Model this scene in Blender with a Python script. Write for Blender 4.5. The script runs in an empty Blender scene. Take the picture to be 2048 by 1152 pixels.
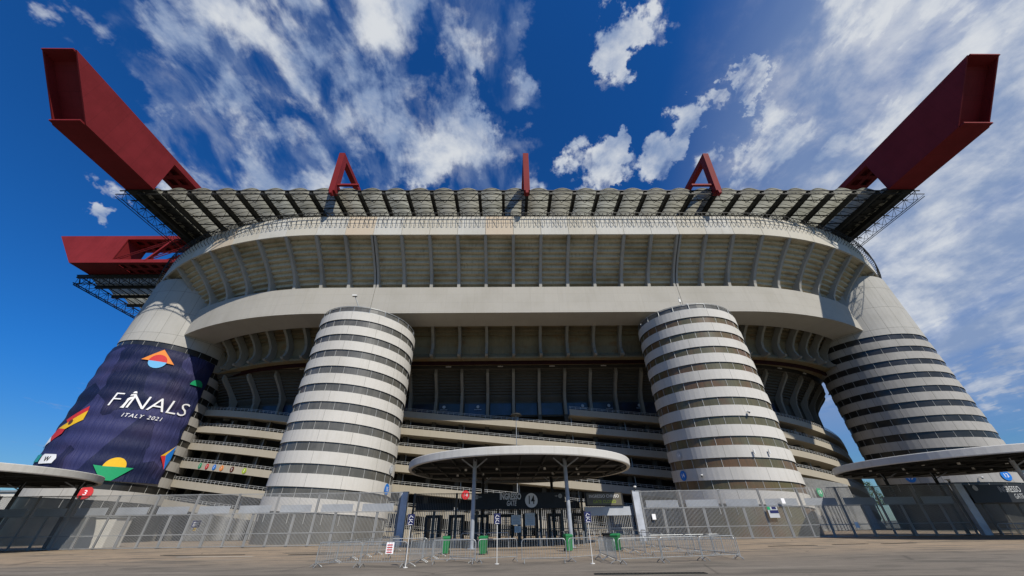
import bpy, bmesh, math, random
from math import sin, cos, pi, radians, hypot, atan2, degrees
from mathutils import Vector, Matrix
random.seed(7)
S = bpy.context.scene
COL = S.collection

# ------------------------------------------------------------------ camera
cam = bpy.data.cameras.new('camera'); co = bpy.data.objects.new('camera', cam); COL.objects.link(co)
cam.sensor_fit = 'HORIZONTAL'; cam.sensor_width = 36; cam.lens = 36*700/2048
cam.clip_start = 0.1; cam.clip_end = 5000
Rv = Vector((0.99986351, -0.01056413, -0.01270255)); Uv = Vector((0.00456617, -0.56220835, 0.82698302)); Fv = Vector((0.01587783, 0.82692815, 0.56208338))
M = Matrix((( Rv.x, Uv.x, -Fv.x, 0), (Rv.y, Uv.y, -Fv.y, 0), (Rv.z, Uv.z, -Fv.z, 1.6), (0, 0, 0, 1)))
co.matrix_world = M; S.camera = co

# ------------------------------------------------------------------ sun, sky, exposure
SUN_A, SUN_E = radians(28), radians(43)
sd = Vector((sin(SUN_A)*cos(SUN_E), -cos(SUN_A)*cos(SUN_E), sin(SUN_E)))
sl = bpy.data.lights.new('sun', 'SUN'); sl.energy = 5.0; sl.angle = radians(0.53); sl.color = (1.0, 0.935, 0.82)
so = bpy.data.objects.new('sun', sl); COL.objects.link(so); so.rotation_euler = sd.to_track_quat('Z', 'Y').to_euler(); so.location = (40, -60, 90)
S.view_settings.view_transform = 'Standard'; S.view_settings.look = 'None'; S.view_settings.gamma = 1
S.view_settings.exposure = 0.0

W = bpy.data.worlds.new('World'); S.world = W; W.use_nodes = True
nt = W.node_tree; nt.nodes.clear()
class NT:
    def __init__(s, nt): s.nt = nt
    def n(s, t, **k):
        nd = s.nt.nodes.new(t)
        for a, v in k.items():
            if a.startswith('i_'):
                nd.inputs[a[2:].replace('_', ' ')].default_value = v
            elif hasattr(nd, a): setattr(nd, a, v)
        return nd
    def l(s, a, b): s.nt.links.new(a, b)
    def val(s, x, sock):
        if isinstance(x, (int, float)): sock.default_value = x
        else: s.l(x, sock)
    def m(s, op, a, b=0.0, clamp=False):
        nd = s.nt.nodes.new('ShaderNodeMath'); nd.operation = op; nd.use_clamp = clamp
        s.val(a, nd.inputs[0]); s.val(b, nd.inputs[1]); return nd.outputs[0]
    def mix(s, f, a, b, bt='MIX'):
        nd = s.nt.nodes.new('ShaderNodeMix'); nd.data_type = 'RGBA'; nd.blend_type = bt
        s.val(f, nd.inputs['Factor'])
        for x, k in ((a, 6), (b, 7)):
            if isinstance(x, (tuple, list)): nd.inputs[k].default_value = (*x[:3], 1)
            else: s.l(x, nd.inputs[k])
        return nd.outputs[2]
    def ramp(s, f, lo, hi, a=0.0, b=1.0, smooth=True):
        nd = s.nt.nodes.new('ShaderNodeMapRange'); nd.interpolation_type = 'SMOOTHSTEP' if smooth else 'LINEAR'
        s.l(f, nd.inputs[0]); nd.inputs[1].default_value = lo; nd.inputs[2].default_value = hi
        nd.inputs[3].default_value = a; nd.inputs[4].default_value = b; return nd.outputs[0]
    def noise(s, vec, scale, detail=4, rough=0.5, dist=0.0):
        nd = s.n('ShaderNodeTexNoise'); s.l(vec, nd.inputs['Vector'])
        nd.inputs['Scale'].default_value = scale; nd.inputs['Detail'].default_value = detail
        nd.inputs['Roughness'].default_value = rough; nd.inputs['Distortion'].default_value = dist
        return nd.outputs[0]
    def mapv(s, vec, scale=(1, 1, 1), loc=(0, 0, 0), rot=(0, 0, 0)):
        nd = s.n('ShaderNodeMapping'); s.l(vec, nd.inputs[0]); nd.inputs['Scale'].default_value = scale
        nd.inputs['Location'].default_value = loc; nd.inputs['Rotation'].default_value = rot; return nd.outputs[0]
w = NT(nt)
tc = w.n('ShaderNodeTexCoord'); D = tc.outputs['Generated']
sky = w.n('ShaderNodeTexSky', sky_type='NISHITA', sun_disc=False)
sky.sun_elevation = SUN_E; sky.sun_rotation = pi - SUN_A; sky.altitude = 120; sky.air_density = 1.0; sky.dust_density = 0.25; sky.ozone_density = 3.0
hsv = w.n('ShaderNodeHueSaturation'); hsv.inputs['Saturation'].default_value = 1.12; hsv.inputs['Value'].default_value = 1.0
w.l(sky.outputs[0], hsv.inputs['Color'])
tcz = w.n('ShaderNodeSeparateXYZ'); w.l(D, tcz.inputs[0])
tint = w.mix(w.ramp(tcz.outputs[2], 0.0, 0.30), (0.50, 0.74, 0.98), (0.20, 0.84, 1.50))
skyc = w.mix(1.0, hsv.outputs[0], tint, 'MULTIPLY')
# cloud cover: banks given by direction (azimuth from +Y towards +X, elevation, radius, amount)
MASS = [(-62.1,48.7,9,.6),(-57.5,55.7,10,.75),(-46.7,62.7,9,.7),(-31.8,67.4,8,.7),(-10.1,70.8,8,.65),(-54.7,45.5,9,.75),(-48.3,52.5,9,.75),(-36.6,57.6,9,.75),(-20.1,62.2,7,.7),(-52.5,39.5,8,.7),(-45.8,44.1,8,.8),(-35.4,48.6,8,.8),(-23.1,53.4,7,.75),(-9.7,56,6,.7),(4.6,63.6,5,.5),(2.4,53.5,6,.6),(-6.5,51.2,6,.6),(70.4,44,12,.8),(73.5,39.5,10,.75),(63.1,42.7,9,.8),(56.1,42.4,8,.75),(67.5,38,10,.8),(68.9,32.7,9,.6),(57.4,36.9,8,.7),(62.8,33.9,9,.6),(63.7,27.7,9,.75),(58.6,25.6,9,.7),(61.5,22,9,.75),(54.5,22.3,7,.5),(56.7,18.9,8,.45),(51.2,39.6,6,.6),(45.8,38.1,6,.6),(90,45,18,.6),(68,26,10,.7),(60,15,9,.55),(68,18,10,.6),(52,30,6,.35),(75,30,12,.8),(56,12,7,.4)]
PUFF = [(38,65,4.6,1.35),(33.3,62.2,3.5,.8),(45.9,64,3.5,.6),(43.6,51.5,4.0,1.5),(40.5,49.5,2.6,.7),(54.6,51.2,4.0,1.5),(21.5,51.6,5.5,1.5),(26.5,50.4,4,1.2),(36,48.6,3.8,1.4),(45.4,42.8,5.5,1.1),(49.7,51.2,3,.3),(-58.9,30,1.7,1.0),(-60.9,32.3,1.4,.5),(-72,44.5,4,.6),(-67.8,42.6,5,.45),(69.6,49.1,6,.4),(59.8,51.3,5,.5)]
wn = w.n('ShaderNodeTexNoise'); w.l(D, wn.inputs['Vector']); wn.inputs['Scale'].default_value = 13; wn.inputs['Detail'].default_value = 5; wn.inputs['Roughness'].default_value = 0.6
wv = w.n('ShaderNodeVectorMath', operation='MULTIPLY_ADD'); w.l(wn.outputs['Color'], wv.inputs[0]); wv.inputs[1].default_value = (0.20, 0.20, 0.20); w.l(D, wv.inputs[2])
ws = w.n('ShaderNodeVectorMath', operation='SUBTRACT'); w.l(wv.outputs[0], ws.inputs[0]); ws.inputs[1].default_value = (0.10, 0.10, 0.10)
wz = w.n('ShaderNodeVectorMath', operation='NORMALIZE'); w.l(ws.outputs[0], wz.inputs[0])
DW = wz.outputs[0]      # ruffled direction, so that cloud banks get ragged outlines
def cover_of(lst):
    tot = 0.0
    for az, el, rad, st in lst:
        a, e = radians(az), radians(el)
        vm = w.n('ShaderNodeVectorMath', operation='DOT_PRODUCT'); w.l(DW, vm.inputs[0]); vm.inputs[1].default_value = (sin(a)*cos(e), cos(a)*cos(e), sin(e))
        tot = w.m('ADD', w.ramp(vm.outputs['Value'], cos(radians(rad)), 1.0, 0, st), tot)
    return tot
mass = w.m('MINIMUM', w.m('MULTIPLY', cover_of(MASS), 1.7), 0.96)
acc = w.m('MAXIMUM', mass, w.m('MINIMUM', cover_of(PUFF), 1.25))
sx = w.n('ShaderNodeSeparateXYZ'); w.l(D, sx.inputs[0])
zz = w.m('MAXIMUM', w.m('ADD', sx.outputs[2], 0.12), 0.05)
cx = w.n('ShaderNodeCombineXYZ'); w.l(w.m('DIVIDE', sx.outputs[0], zz), cx.inputs[0]); w.l(w.m('DIVIDE', sx.outputs[1], zz), cx.inputs[1])
P = cx.outputs[0]
# broken wisps drawn out along the wind, plus billowy detail
wisp = w.noise(w.mapv(P, (2.8, 1.4, 1), (1.1, 0.4, 0), (0, 0, radians(-8))), 3.6, 12, 0.58, 0.3)
puff = w.noise(w.mapv(D, (1, 1, 1), (7.7, 3.3, 0.2)), 9.0, 12, 0.58, 0.15)
nz = w.m('ADD', w.m('MULTIPLY', wisp, 0.5), w.m('MULTIPLY', puff, 0.5))
dens = w.m('ADD', w.m('MULTIPLY', w.m('SUBTRACT', nz, 0.5), 7.0), w.m('SUBTRACT', w.m('MULTIPLY', acc, 1.35), 0.98))
cover = w.ramp(dens, -0.25, 0.80)
sxm = w.ramp(sx.outputs[0], 0.36, 0.70)
veil = w.m('MULTIPLY', w.m('MULTIPLY', sxm, w.ramp(sx.outputs[2], 0.04, 0.26)), w.ramp(w.noise(w.mapv(P, (1.6, 0.7, 1), (2, 5, 0)), 2.0, 5, 0.55), 0.20, 0.55, 0.55, 1.0))
cover = w.m('MAXIMUM', cover, w.m('MAXIMUM', veil, w.m('MULTIPLY', w.ramp(mass, 0.25, 0.85), w.ramp(wisp, 0.36, 0.62, 0.0, 0.42))))
shade = w.noise(w.mapv(D, (1, 1, 1.6), (8.1, 2.7, 0.5)), 7.0, 9, 0.6, 0.2)
cl = w.mix(w.ramp(w.m('ADD', shade, w.m('MULTIPLY', dens, 0.10)), 0.40, 0.78), (0.27, 0.37, 0.58), (0.82, 0.85, 0.88))
bgs = w.n('ShaderNodeBackground'); w.l(skyc, bgs.inputs[0]); bgs.inputs[1].default_value = 0.078
bgc = w.n('ShaderNodeBackground'); w.l(cl, bgc.inputs[0]); bgc.inputs[1].default_value = 0.88
ms = w.n('ShaderNodeMixShader'); w.l(w.m('MULTIPLY', cover, 0.93), ms.inputs[0]); w.l(bgs.outputs[0], ms.inputs[1]); w.l(bgc.outputs[0], ms.inputs[2])
wo = w.n('ShaderNodeOutputWorld'); w.l(ms.outputs[0], wo.inputs[0])

# ------------------------------------------------------------------ materials
def newmat(name, rough=0.8, spec=0.3, metal=0.0):
    m = bpy.data.materials.new(name); m.use_nodes = True
    b = m.node_tree.nodes['Principled BSDF']; b.inputs['Roughness'].default_value = rough
    b.inputs['Specular IOR Level'].default_value = spec; b.inputs['Metallic'].default_value = metal
    return m, NT(m.node_tree), b
def plain(name, c, rough=0.7, spec=0.3, metal=0.0, var=0.12, scale=1.5):
    m, t, b = newmat(name, rough, spec, metal)
    g = t.n('ShaderNodeNewGeometry')
    n = t.noise(g.outputs['Position'], scale, 4, 0.6)
    t.l(t.mix(t.ramp(n, 0.3, 0.7), tuple(x*(1-var) for x in c), tuple(x*(1+var) for x in c)), b.inputs['Base Color'])
    return m
def concrete(name, c, dirt, stain=0.35, streak=0.4, rust=0.0, joints=None, bump=0.15, fine=0.08, mortar=0.4):
    m, t, b = newmat(name, 0.88, 0.2)
    g = t.n('ShaderNodeNewGeometry').outputs['Position']
    big = t.noise(g, 0.16, 5, 0.6)
    st = t.noise(t.mapv(g, (2.2, 2.2, 0.13)), 1.0, 5, 0.7)
    col = t.mix(t.ramp(big, 0.42, 0.75, 0, stain), c, dirt)
    col = t.mix(t.ramp(st, 0.48, 0.78, 0, streak), col, dirt)
    if rust:
        rn = t.noise(t.mapv(g, (0.5, 0.5, 1.3)), 0.55, 4, 0.6)
        col = t.mix(t.ramp(rn, 0.52, 0.72, 0, rust), col, (0.20, 0.10, 0.035))
    fn = t.noise(g, 9, 3, 0.6)
    col = t.mix(t.ramp(fn, 0.2, 0.8, 0, fine*2), col, tuple(x*0.6 for x in c))
    if joints:
        uv = t.n('ShaderNodeUVMap').outputs[0]
        br = t.n('ShaderNodeTexBrick'); t.l(uv, br.inputs['Vector']); br.offset = 0.0
        br.inputs['Scale'].default_value = 1; br.inputs['Brick Width'].default_value = joints[0]; br.inputs['Row Height'].default_value = joints[1]
        br.inputs['Mortar Size'].default_value = joints[2]; br.inputs['Mortar Smooth'].default_value = 0
        br.inputs['Color1'].default_value = (1, 1, 1, 1); br.inputs['Color2'].default_value = (joints[3],)*3 + (1,); br.inputs['Mortar'].default_value = (mortar, mortar, mortar*0.97, 1)
        col = t.mix(1.0, col, br.outputs[0], 'MULTIPLY')
    t.l(col, b.inputs['Base Color'])
    if bump:
        bp = t.n('ShaderNodeBump'); bp.inputs['Strength'].default_value = bump; bp.inputs['Distance'].default_value = 0.05
        t.l(t.noise(g, 3, 5, 0.6), bp.inputs['Height']); t.l(bp.outputs[0], b.inputs['Normal'])
    return m
def glass(name, c1, c2, rough=0.25, scale=0.35):
    m, t, b = newmat(name, rough, 0.5)
    g = t.n('ShaderNodeNewGeometry').outputs['Position']
    n = t.noise(g, scale, 3, 0.6); n2 = t.noise(t.mapv(g, (3, 3, 0.3)), 1.2, 3, 0.5)
    cc = t.mix(t.ramp(n, 0.40, 0.6), c1, c2)
    t.l(t.mix(t.ramp(n2, 0.3, 0.8, 0, 0.5), cc, tuple(x*0.45 for x in c1)), b.inputs['Base Color'])
    return m
def emitless(name, c, rough=0.6): return plain(name, c, rough, 0.3, 0, 0.03, 3)

MT = {}
MT['parapet'] = concrete('parapet_concrete', (0.56, 0.545, 0.50), (0.30, 0.28, 0.23), 0.3, 0.35)
MT['parapet_cream'] = concrete('cream_concrete', (0.54, 0.51, 0.44), (0.40, 0.36, 0.28), 0.3, 0.35)
MT['parapet_orange'] = concrete('orange_concrete', (0.56, 0.475, 0.37), (0.50, 0.38, 0.27), 0.3, 0.5)
MT['girder'] = concrete('girder_concrete', (0.41, 0.39, 0.35), (0.30, 0.28, 0.235), 0.35, 0.35, joints=(5.85, 2.1, 0.02, 0.96), mortar=0.8)
MT['tower'] = concrete('tower_concrete', (0.57, 0.55, 0.51), (0.40, 0.38, 0.33), 0.35, 0.45, joints=(4.7, 500, 0.02, 0.95))
MT['corner'] = concrete('corner_concrete', (0.43, 0.42, 0.395), (0.30, 0.29, 0.26), 0.4, 0.4, joints=(3.1, 5.3, 0.03, 0.92))
MT['cornerband'] = concrete('corner_band_concrete', (0.40, 0.385, 0.36), (0.22, 0.21, 0.19), 0.4, 0.5, joints=(3.1, 500, 0.03, 0.9))
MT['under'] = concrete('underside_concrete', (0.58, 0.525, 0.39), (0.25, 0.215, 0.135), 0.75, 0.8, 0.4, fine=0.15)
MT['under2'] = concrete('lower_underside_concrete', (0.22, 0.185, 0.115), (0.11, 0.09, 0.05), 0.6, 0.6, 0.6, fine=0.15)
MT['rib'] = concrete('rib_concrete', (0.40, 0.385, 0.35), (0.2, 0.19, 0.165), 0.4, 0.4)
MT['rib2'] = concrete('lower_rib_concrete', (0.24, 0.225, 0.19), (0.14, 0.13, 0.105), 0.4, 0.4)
MT['ramp'] = concrete('ramp_concrete', (0.37, 0.335, 0.27), (0.26, 0.225, 0.165), 0.35, 0.35)
MT['dark'] = concrete('shaded_concrete', (0.085, 0.08, 0.068), (0.045, 0.042, 0.034), 0.5, 0.5)  # dirty concrete, darkened further: shade put into the base colour
m, t, b = newmat('red_paint', 0.62, 0.12)
g = t.n('ShaderNodeNewGeometry').outputs['Position']
sp = t.n('ShaderNodeSeparateXYZ'); t.l(g, sp.inputs[0])
cc = t.mix(t.ramp(t.noise(g, 0.22, 4, 0.6), 0.3, 0.7), (0.175, 0.017, 0.019), (0.215, 0.022, 0.025))
cc = t.mix(t.ramp(t.noise(t.mapv(g, (1.4, 1.4, 0.12)), 1.0, 5, 0.7), 0.5, 0.8, 0, 0.45), cc, (0.12, 0.016, 0.014))
seam = 0.0
for k_, off in ((0, 0.4), (1, 0.0)):
    fr = t.m('FRACT', t.m('MULTIPLY', t.m('ADD', sp.outputs[k_], 300.0+off), 1/2.95))
    seam = t.m('ADD', seam, t.m('LESS_THAN', fr, 0.018))
fz = t.m('FRACT', t.m('MULTIPLY', sp.outputs[2], 1/3.2)); seam = t.m('MINIMUM', t.m('ADD', seam, t.m('LESS_THAN', fz, 0.012)), 1.0)
cc = t.mix(t.m('MULTIPLY', seam, 0.45), cc, (0.08, 0.01, 0.01))
t.l(cc, b.inputs['Base Color']); MT['red'] = m
MT['core'] = plain('dark_interior', (0.03, 0.029, 0.026), 0.9, 0.1)
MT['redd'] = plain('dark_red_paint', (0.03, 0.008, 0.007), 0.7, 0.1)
MT['steel'] = plain('dark_steel', (0.022, 0.022, 0.02), 0.6, 0.3)
MT['galv'] = plain('galvanised_steel', (0.29, 0.305, 0.31), 0.45, 0.5, 0.35, 0.15, 4)
MT['rail'] = plain('rail_paint', (0.42, 0.42, 0.40), 0.5, 0.4, 0.2)
MT['fence'] = plain('fence_steel', (0.27, 0.275, 0.275), 0.5, 0.4, 0.15, 0.12, 0.4)
MT['fenced'] = plain('dark_fence_steel', (0.10, 0.10, 0.095), 0.5, 0.4, 0.2, 0.15, 0.4)  # darker copy of the fence steel, canopy shade put into the colour
MT['sheet'] = plain('pale_fence_sheet', (0.40, 0.425, 0.46), 0.4, 0.4, 0.1, 0.1, 0.5)
MT['white'] = plain('white_paint', (0.62, 0.615, 0.59), 0.5, 0.4, 0, 0.08, 0.8)
MT['rimpaint'] = concrete('rim_paint', (0.52, 0.51, 0.48), (0.36, 0.34, 0.30), 0.3, 0.5)
MT['post'] = plain('blue_grey_post', (0.42, 0.45, 0.50), 0.45, 0.4, 0.1, 0.15, 1.0)
MT['column'] = plain('grey_column_paint', (0.30, 0.33, 0.37), 0.5, 0.4, 0.1, 0.15, 1.5)
MT['black'] = plain('black_paint', (0.012, 0.013, 0.015), 0.5, 0.3)
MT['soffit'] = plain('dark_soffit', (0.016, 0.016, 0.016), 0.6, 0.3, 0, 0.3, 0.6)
MT['glass_grey'] = glass('grey_panes', (0.125, 0.12, 0.105), (0.095, 0.092, 0.08), 0.3)
MT['glass_brown'] = glass('brown_panes', (0.115, 0.105, 0.055), (0.15, 0.085, 0.04), 0.3, 0.16)
MT['glass_dark'] = glass('dark_panes', (0.03, 0.028, 0.025), (0.018, 0.018, 0.017), 0.3)
MT['glass_blue'] = glass('blue_panels', (0.02, 0.03, 0.07), (0.012, 0.014, 0.02), 0.35, 0.2)
MT['bin'] = plain('green_plastic', (0.02, 0.17, 0.055), 0.4, 0.45, 0, 0.1, 6)
MT['rubber'] = plain('black_rubber', (0.02, 0.02, 0.02), 0.8, 0.2)
MT['navy'] = plain('navy_sign', (0.012, 0.016, 0.07), 0.5, 0.3)
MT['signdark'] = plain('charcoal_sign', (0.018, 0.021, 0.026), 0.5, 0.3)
MT['led'] = plain('led_board', (0.11, 0.10, 0.075), 0.4, 0.4)
for k, c in dict(c_orange=(0.75, 0.24, 0.04), c_red=(0.55, 0.03, 0.035), c_sky=(0.14, 0.42, 0.72), c_green=(0.01, 0.30, 0.12), c_yellow=(0.78, 0.47, 0.02), c_white=(0.82, 0.82, 0.83), c_blue=(0.01, 0.17, 0.58), c_teal=(0.02, 0.30, 0.28), c_brown=(0.11, 0.035, 0.02), c_black=(0.02, 0.02, 0.02), c_navy=(0.01, 0.016, 0.09), c_grey=(0.42, 0.44, 0.46), c_lime=(0.35, 0.45, 0.03), c_lamp=(0.8, 0.8, 0.75)).items():
    MT[k] = emitless(k[2:] + '_print', c)
# translucent roof sheet
m, t, b = newmat('translucent_roof_sheet', 0.55, 0.2)
g = t.n('ShaderNodeNewGeometry').outputs['Position']
cc = t.mix(t.ramp(t.noise(t.mapv(g, (0.3, 1.2, 1)), 0.5, 5, 0.65), 0.35, 0.7), (0.54, 0.535, 0.44), (0.30, 0.30, 0.235))
oi = t.n('ShaderNodeObjectInfo'); cc = t.mix(t.m('MULTIPLY', oi.outputs['Random'], 0.5), cc, (0.34, 0.31, 0.23))
t.l(cc, b.inputs['Base Color'])
tr = t.n('ShaderNodeBsdfTranslucent'); t.l(cc, tr.inputs[0])
mx = t.n('ShaderNodeMixShader'); mx.inputs[0].default_value = 0.5
out = [n for n in m.node_tree.nodes if n.type == 'OUTPUT_MATERIAL'][0]
t.l(b.outputs[0], mx.inputs[1]); t.l(tr.outputs[0], mx.inputs[2]); t.l(mx.outputs[0], out.inputs[0]); MT['sheetroof'] = m
# banner cloth
m, t, b = newmat('banner_cloth', 0.6, 0.25)
uv = t.n('ShaderNodeUVMap').outputs[0]
vo = t.n('ShaderNodeTexVoronoi'); vo.feature = 'F1'; vo.distance = 'MANHATTAN'; t.l(t.mapv(uv, (1, 0.8, 1), (0.7, 0, 0), (0, 0, 0.5)), vo.inputs['Vector']); vo.inputs['Scale'].default_value = 0.16
sp = t.n('ShaderNodeSeparateColor'); t.l(vo.outputs['Color'], sp.inputs[0])
c1 = t.mix(t.ramp(sp.outputs[0], 0.2, 0.8), (0.006, 0.011, 0.045), (0.032, 0.036, 0.115))
c2 = t.mix(t.ramp(t.noise(uv, 0.13, 2, 0.5), 0.45, 0.75, 0, 0.5), c1, (0.060, 0.045, 0.10))
t.l(c2, b.inputs['Base Color'])
bp = t.n('ShaderNodeBump'); bp.inputs['Strength'].default_value = 0.9; bp.inputs['Distance'].default_value = 0.25
t.l(t.noise(t.mapv(uv, (3.2, 0.28, 1)), 0.9, 4, 0.6), bp.inputs['Height']); t.l(bp.outputs[0], b.inputs['Normal']); MT['banner'] = m
# ground
m, t, b = newmat('asphalt', 0.85, 0.25)
g = t.n('ShaderNodeNewGeometry').outputs['Position']
sp = t.n('ShaderNodeSeparateXYZ'); t.l(g, sp.inputs[0])
big = t.noise(g, 0.05, 4, 0.5)
yy = t.m('ADD', sp.outputs[1], t.m('MULTIPLY', big, 14))
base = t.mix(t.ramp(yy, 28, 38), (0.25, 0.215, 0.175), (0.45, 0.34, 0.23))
pt = t.noise(t.mapv(g, (0.35, 1.3, 1), (3, 0, 0), (0, 0, 0.06)), 0.55, 6, 0.62, 0.6)
base = t.mix(t.ramp(pt, 0.48, 0.64, 0, 0.8), base, (0.12, 0.108, 0.09))
p2 = t.noise(t.mapv(g, (0.12, 0.8, 1), (9, 3, 0), (0, 0, -0.05)), 0.7, 5, 0.6, 0.4)
base = t.mix(t.ramp(p2, 0.56, 0.68, 0, 0.6), base, (0.34, 0.30, 0.25))
gr = t.noise(g, 45, 3, 0.7)
base = t.mix(t.ramp(gr, 0.3, 0.7, 0, 0.55), base, (0.08, 0.075, 0.065))
cr = t.n('ShaderNodeTexVoronoi'); cr.feature = 'DISTANCE_TO_EDGE'; t.l(t.mapv(g, (0.10, 0.22, 1)), cr.inputs['Vector']); cr.inputs['Scale'].default_value = 1.0
base = t.mix(t.ramp(cr.outputs['Distance'], 0.0, 0.010, 0.45, 0.0), base, (0.03, 0.028, 0.025))
base = t.mix(t.ramp(sp.outputs[1], 6, 14), (0.07, 0.075, 0.06), base)  # unseen ground near the camera darkened to weaken bounced light
base = t.mix(t.ramp(t.m('ABSOLUTE', sp.outputs[0]), 68, 76), base, (0.06, 0.065, 0.05))  # unseen ground at both flanks darkened to weaken bounce onto the beams
tm = t.noise(t.mapv(g, (0.05, 1.9, 1), (0, 7, 0), (0, 0, 0.10)), 1.0, 3, 0.5, 0.8)
base = t.mix(t.ramp(tm, 0.60, 0.70, 0, 0.45), base, (0.06, 0.055, 0.05))
sp2 = t.noise(g, 1.4, 2, 0.4)
base = t.mix(t.ramp(sp2, 0.70, 0.74, 0, 0.5), base, (0.06, 0.055, 0.05))
base = t.mix(t.ramp(t.noise(t.mapv(g, (0.9, 2.6, 1), (4, 1, 0)), 0.9, 6, 0.7), 0.35, 0.7, 0, 0.45), base, (0.11, 0.10, 0.085))
t.l(base, b.inputs['Base Color'])
bp = t.n('ShaderNodeBump'); bp.inputs['Strength'].default_value = 0.5; bp.inputs['Distance'].default_value = 0.03
t.l(gr, bp.inputs['Height']); t.l(bp.outputs[0], b.inputs['Normal']); MT['ground'] = m

# ------------------------------------------------------------------ mesh helpers
class MB:
    def __init__(s): s.v = []; s.f = []; s.mi = []; s.uv = []
    def face(s, idx, mi=0, uv=None): s.f.append(idx); s.mi.append(mi); s.uv.append(uv)
    def poly(s, pts, mi=0, uv=None):
        b = len(s.v); s.v += [tuple(p) for p in pts]; s.face(list(range(b, b+len(pts))), mi, uv); return s
    def hexa(s, c, mi=0):      # 8 corners: bottom 4 ccw, top 4 ccw
        b = len(s.v); s.v += [tuple(p) for p in c]
        for q in ((3, 2, 1, 0), (4, 5, 6, 7), (0, 1, 5, 4), (1, 2, 6, 5), (2, 3, 7, 6), (3, 0, 4, 7)): s.face([b+i for i in q], mi)
        return s
    def box(s, x0, x1, y0, y1, z0, z1, mi=0):
        return s.hexa([(x0, y0, z0), (x1, y0, z0), (x1, y1, z0), (x0, y1, z0), (x0, y0, z1), (x1, y0, z1), (x1, y1, z1), (x0, y1, z1)], mi)
    def bar(s, a, b_, wd, ht=None, mi=0, up=Vector((0, 0, 1))):
        a = Vector(a); b_ = Vector(b_); ht = wd if ht is None else ht; d = (b_-a).normalized()
        if abs(d.dot(up)) > 0.99: up = Vector((0, 1, 0))
        x = d.cross(up).normalized()*wd/2; y = x.cross(d).normalized()*ht/2
        return s.hexa([a-x-y, a+x-y, b_+x-y, b_-x-y, a-x+y, a+x+y, b_+x+y, b_-x+y], mi)
    def tube(s, pts, r, n=6, mi=0):
        pts = [Vector(p) for p in pts]; b = len(s.v); ref = None
        for i, p in enumerate(pts):
            d = ((pts[min(i+1, len(pts)-1)]-pts[max(i-1, 0)])).normalized()
            x = (ref - d*ref.dot(d)).normalized() if ref else d.orthogonal().normalized()
            ref = x; y = d.cross(x)
            s.v += [tuple(p + (x*cos(2*pi*k/n)+y*sin(2*pi*k/n))*r) for k in range(n)]
        for i in range(len(pts)-1):
            for k in range(n): s.face([b+i*n+k, b+i*n+(k+1) % n, b+(i+1)*n+(k+1) % n, b+(i+1)*n+k], mi)
        s.face([b+k for k in range(n)][::-1], mi); s.face([b+(len(pts)-1)*n+k for k in range(n)], mi); return s
    def cyl(s, x, y, z0, z1, r0, r1=None, n=24, mi=0, caps=True):
        r1 = r0 if r1 is None else r1; b = len(s.v)
        for z, r in ((z0, r0), (z1, r1)): s.v += [(x+r*cos(2*pi*k/n), y+r*sin(2*pi*k/n), z) for k in range(n)]
        for k in range(n): s.face([b+k, b+(k+1) % n, b+n+(k+1) % n, b+n+k], mi)
        if caps: s.face([b+k for k in range(n)][::-1], mi); s.face([b+n+k for k in range(n)], mi)
        return s
    def prism(s, pts, off, mi=0):    # planar polygon pts extruded by vector off
        b = len(s.v); n = len(pts); off = Vector(off)
        s.v += [tuple(p) for p in pts] + [tuple(Vector(p)+off) for p in pts]
        s.face([b+i for i in range(n)][::-1], mi); s.face([b+n+i for i in range(n)], mi)
        for i in range(n): s.face([b+i, b+(i+1) % n, b+n+(i+1) % n, b+n+i], mi)
        return s
    def build(s, name, mats, parent=None, smooth=False):
        if not isinstance(mats, (list, tuple)): mats = [mats]
        o_ = Vector((0, 0, 0))
        if parent is not None:
            r = parent
            while r: o_ += r.location; r = r.parent
        me = bpy.data.meshes.new(name)
        me.from_pydata([(x-o_.x, y-o_.y, z-o_.z) for x, y, z in s.v], [], s.f)
        for k in mats: me.materials.append(MT[k] if isinstance(k, str) else k)
        me.polygons.foreach_set('material_index', s.mi)
        if any(u is not None for u in s.uv):
            ul = me.uv_layers.new(name='UVMap'); i = 0
            for pidx, u in enumerate(s.uv):
                for j in range(len(s.f[pidx])):
                    ul.data[i].uv = u[j] if u is not None else (0, 0); i += 1
        if smooth: me.polygons.foreach_set('use_smooth', [True]*len(s.f))
        me.update()
        o = bpy.data.objects.new(name, me); COL.objects.link(o)
        if parent is not None: o.parent = parent
        return o
def tag(o, label=None, cat=None, group=None, kind=None):
    if label: o['label'] = label
    if cat: o['category'] = cat
    if group: o['group'] = group
    if kind: o['kind'] = kind
    return o
def thing(name, label, cat, loc=(0, 0, 0), rz=0, group=None):
    o = bpy.data.objects.new(name, None); COL.objects.link(o); o.location = loc; o.rotation_euler = (0, 0, rz); o.empty_display_size = 0.3
    return tag(o, label, cat, group)
def copy_tree(o, parent=None):
    c = o.copy(); COL.objects.link(c); c.parent = parent
    for ch in list(o.children): copy_tree(ch, c)
    return c
def text_polys(txt, size, italic=0.0, sx=1.0, bold=0.0, spacing=1.0):
    cu = bpy.data.curves.new('t', 'FONT'); cu.body = txt; cu.size = size; cu.shear = italic; cu.offset = bold; cu.space_character = spacing
    cu.align_x = 'CENTER'; cu.align_y = 'CENTER'; cu.resolution_u = 3
    to = bpy.data.objects.new('t', cu); COL.objects.link(to)
    dg = bpy.context.evaluated_depsgraph_get(); me = bpy.data.meshes.new_from_object(to.evaluated_get(dg))
    vs = [(v.co.x*sx, v.co.y) for v in me.vertices]; fs = [list(p.vertices) for p in me.polygons]
    bpy.data.objects.remove(to); bpy.data.curves.remove(cu); bpy.data.meshes.remove(me)
    return vs, fs
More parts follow.
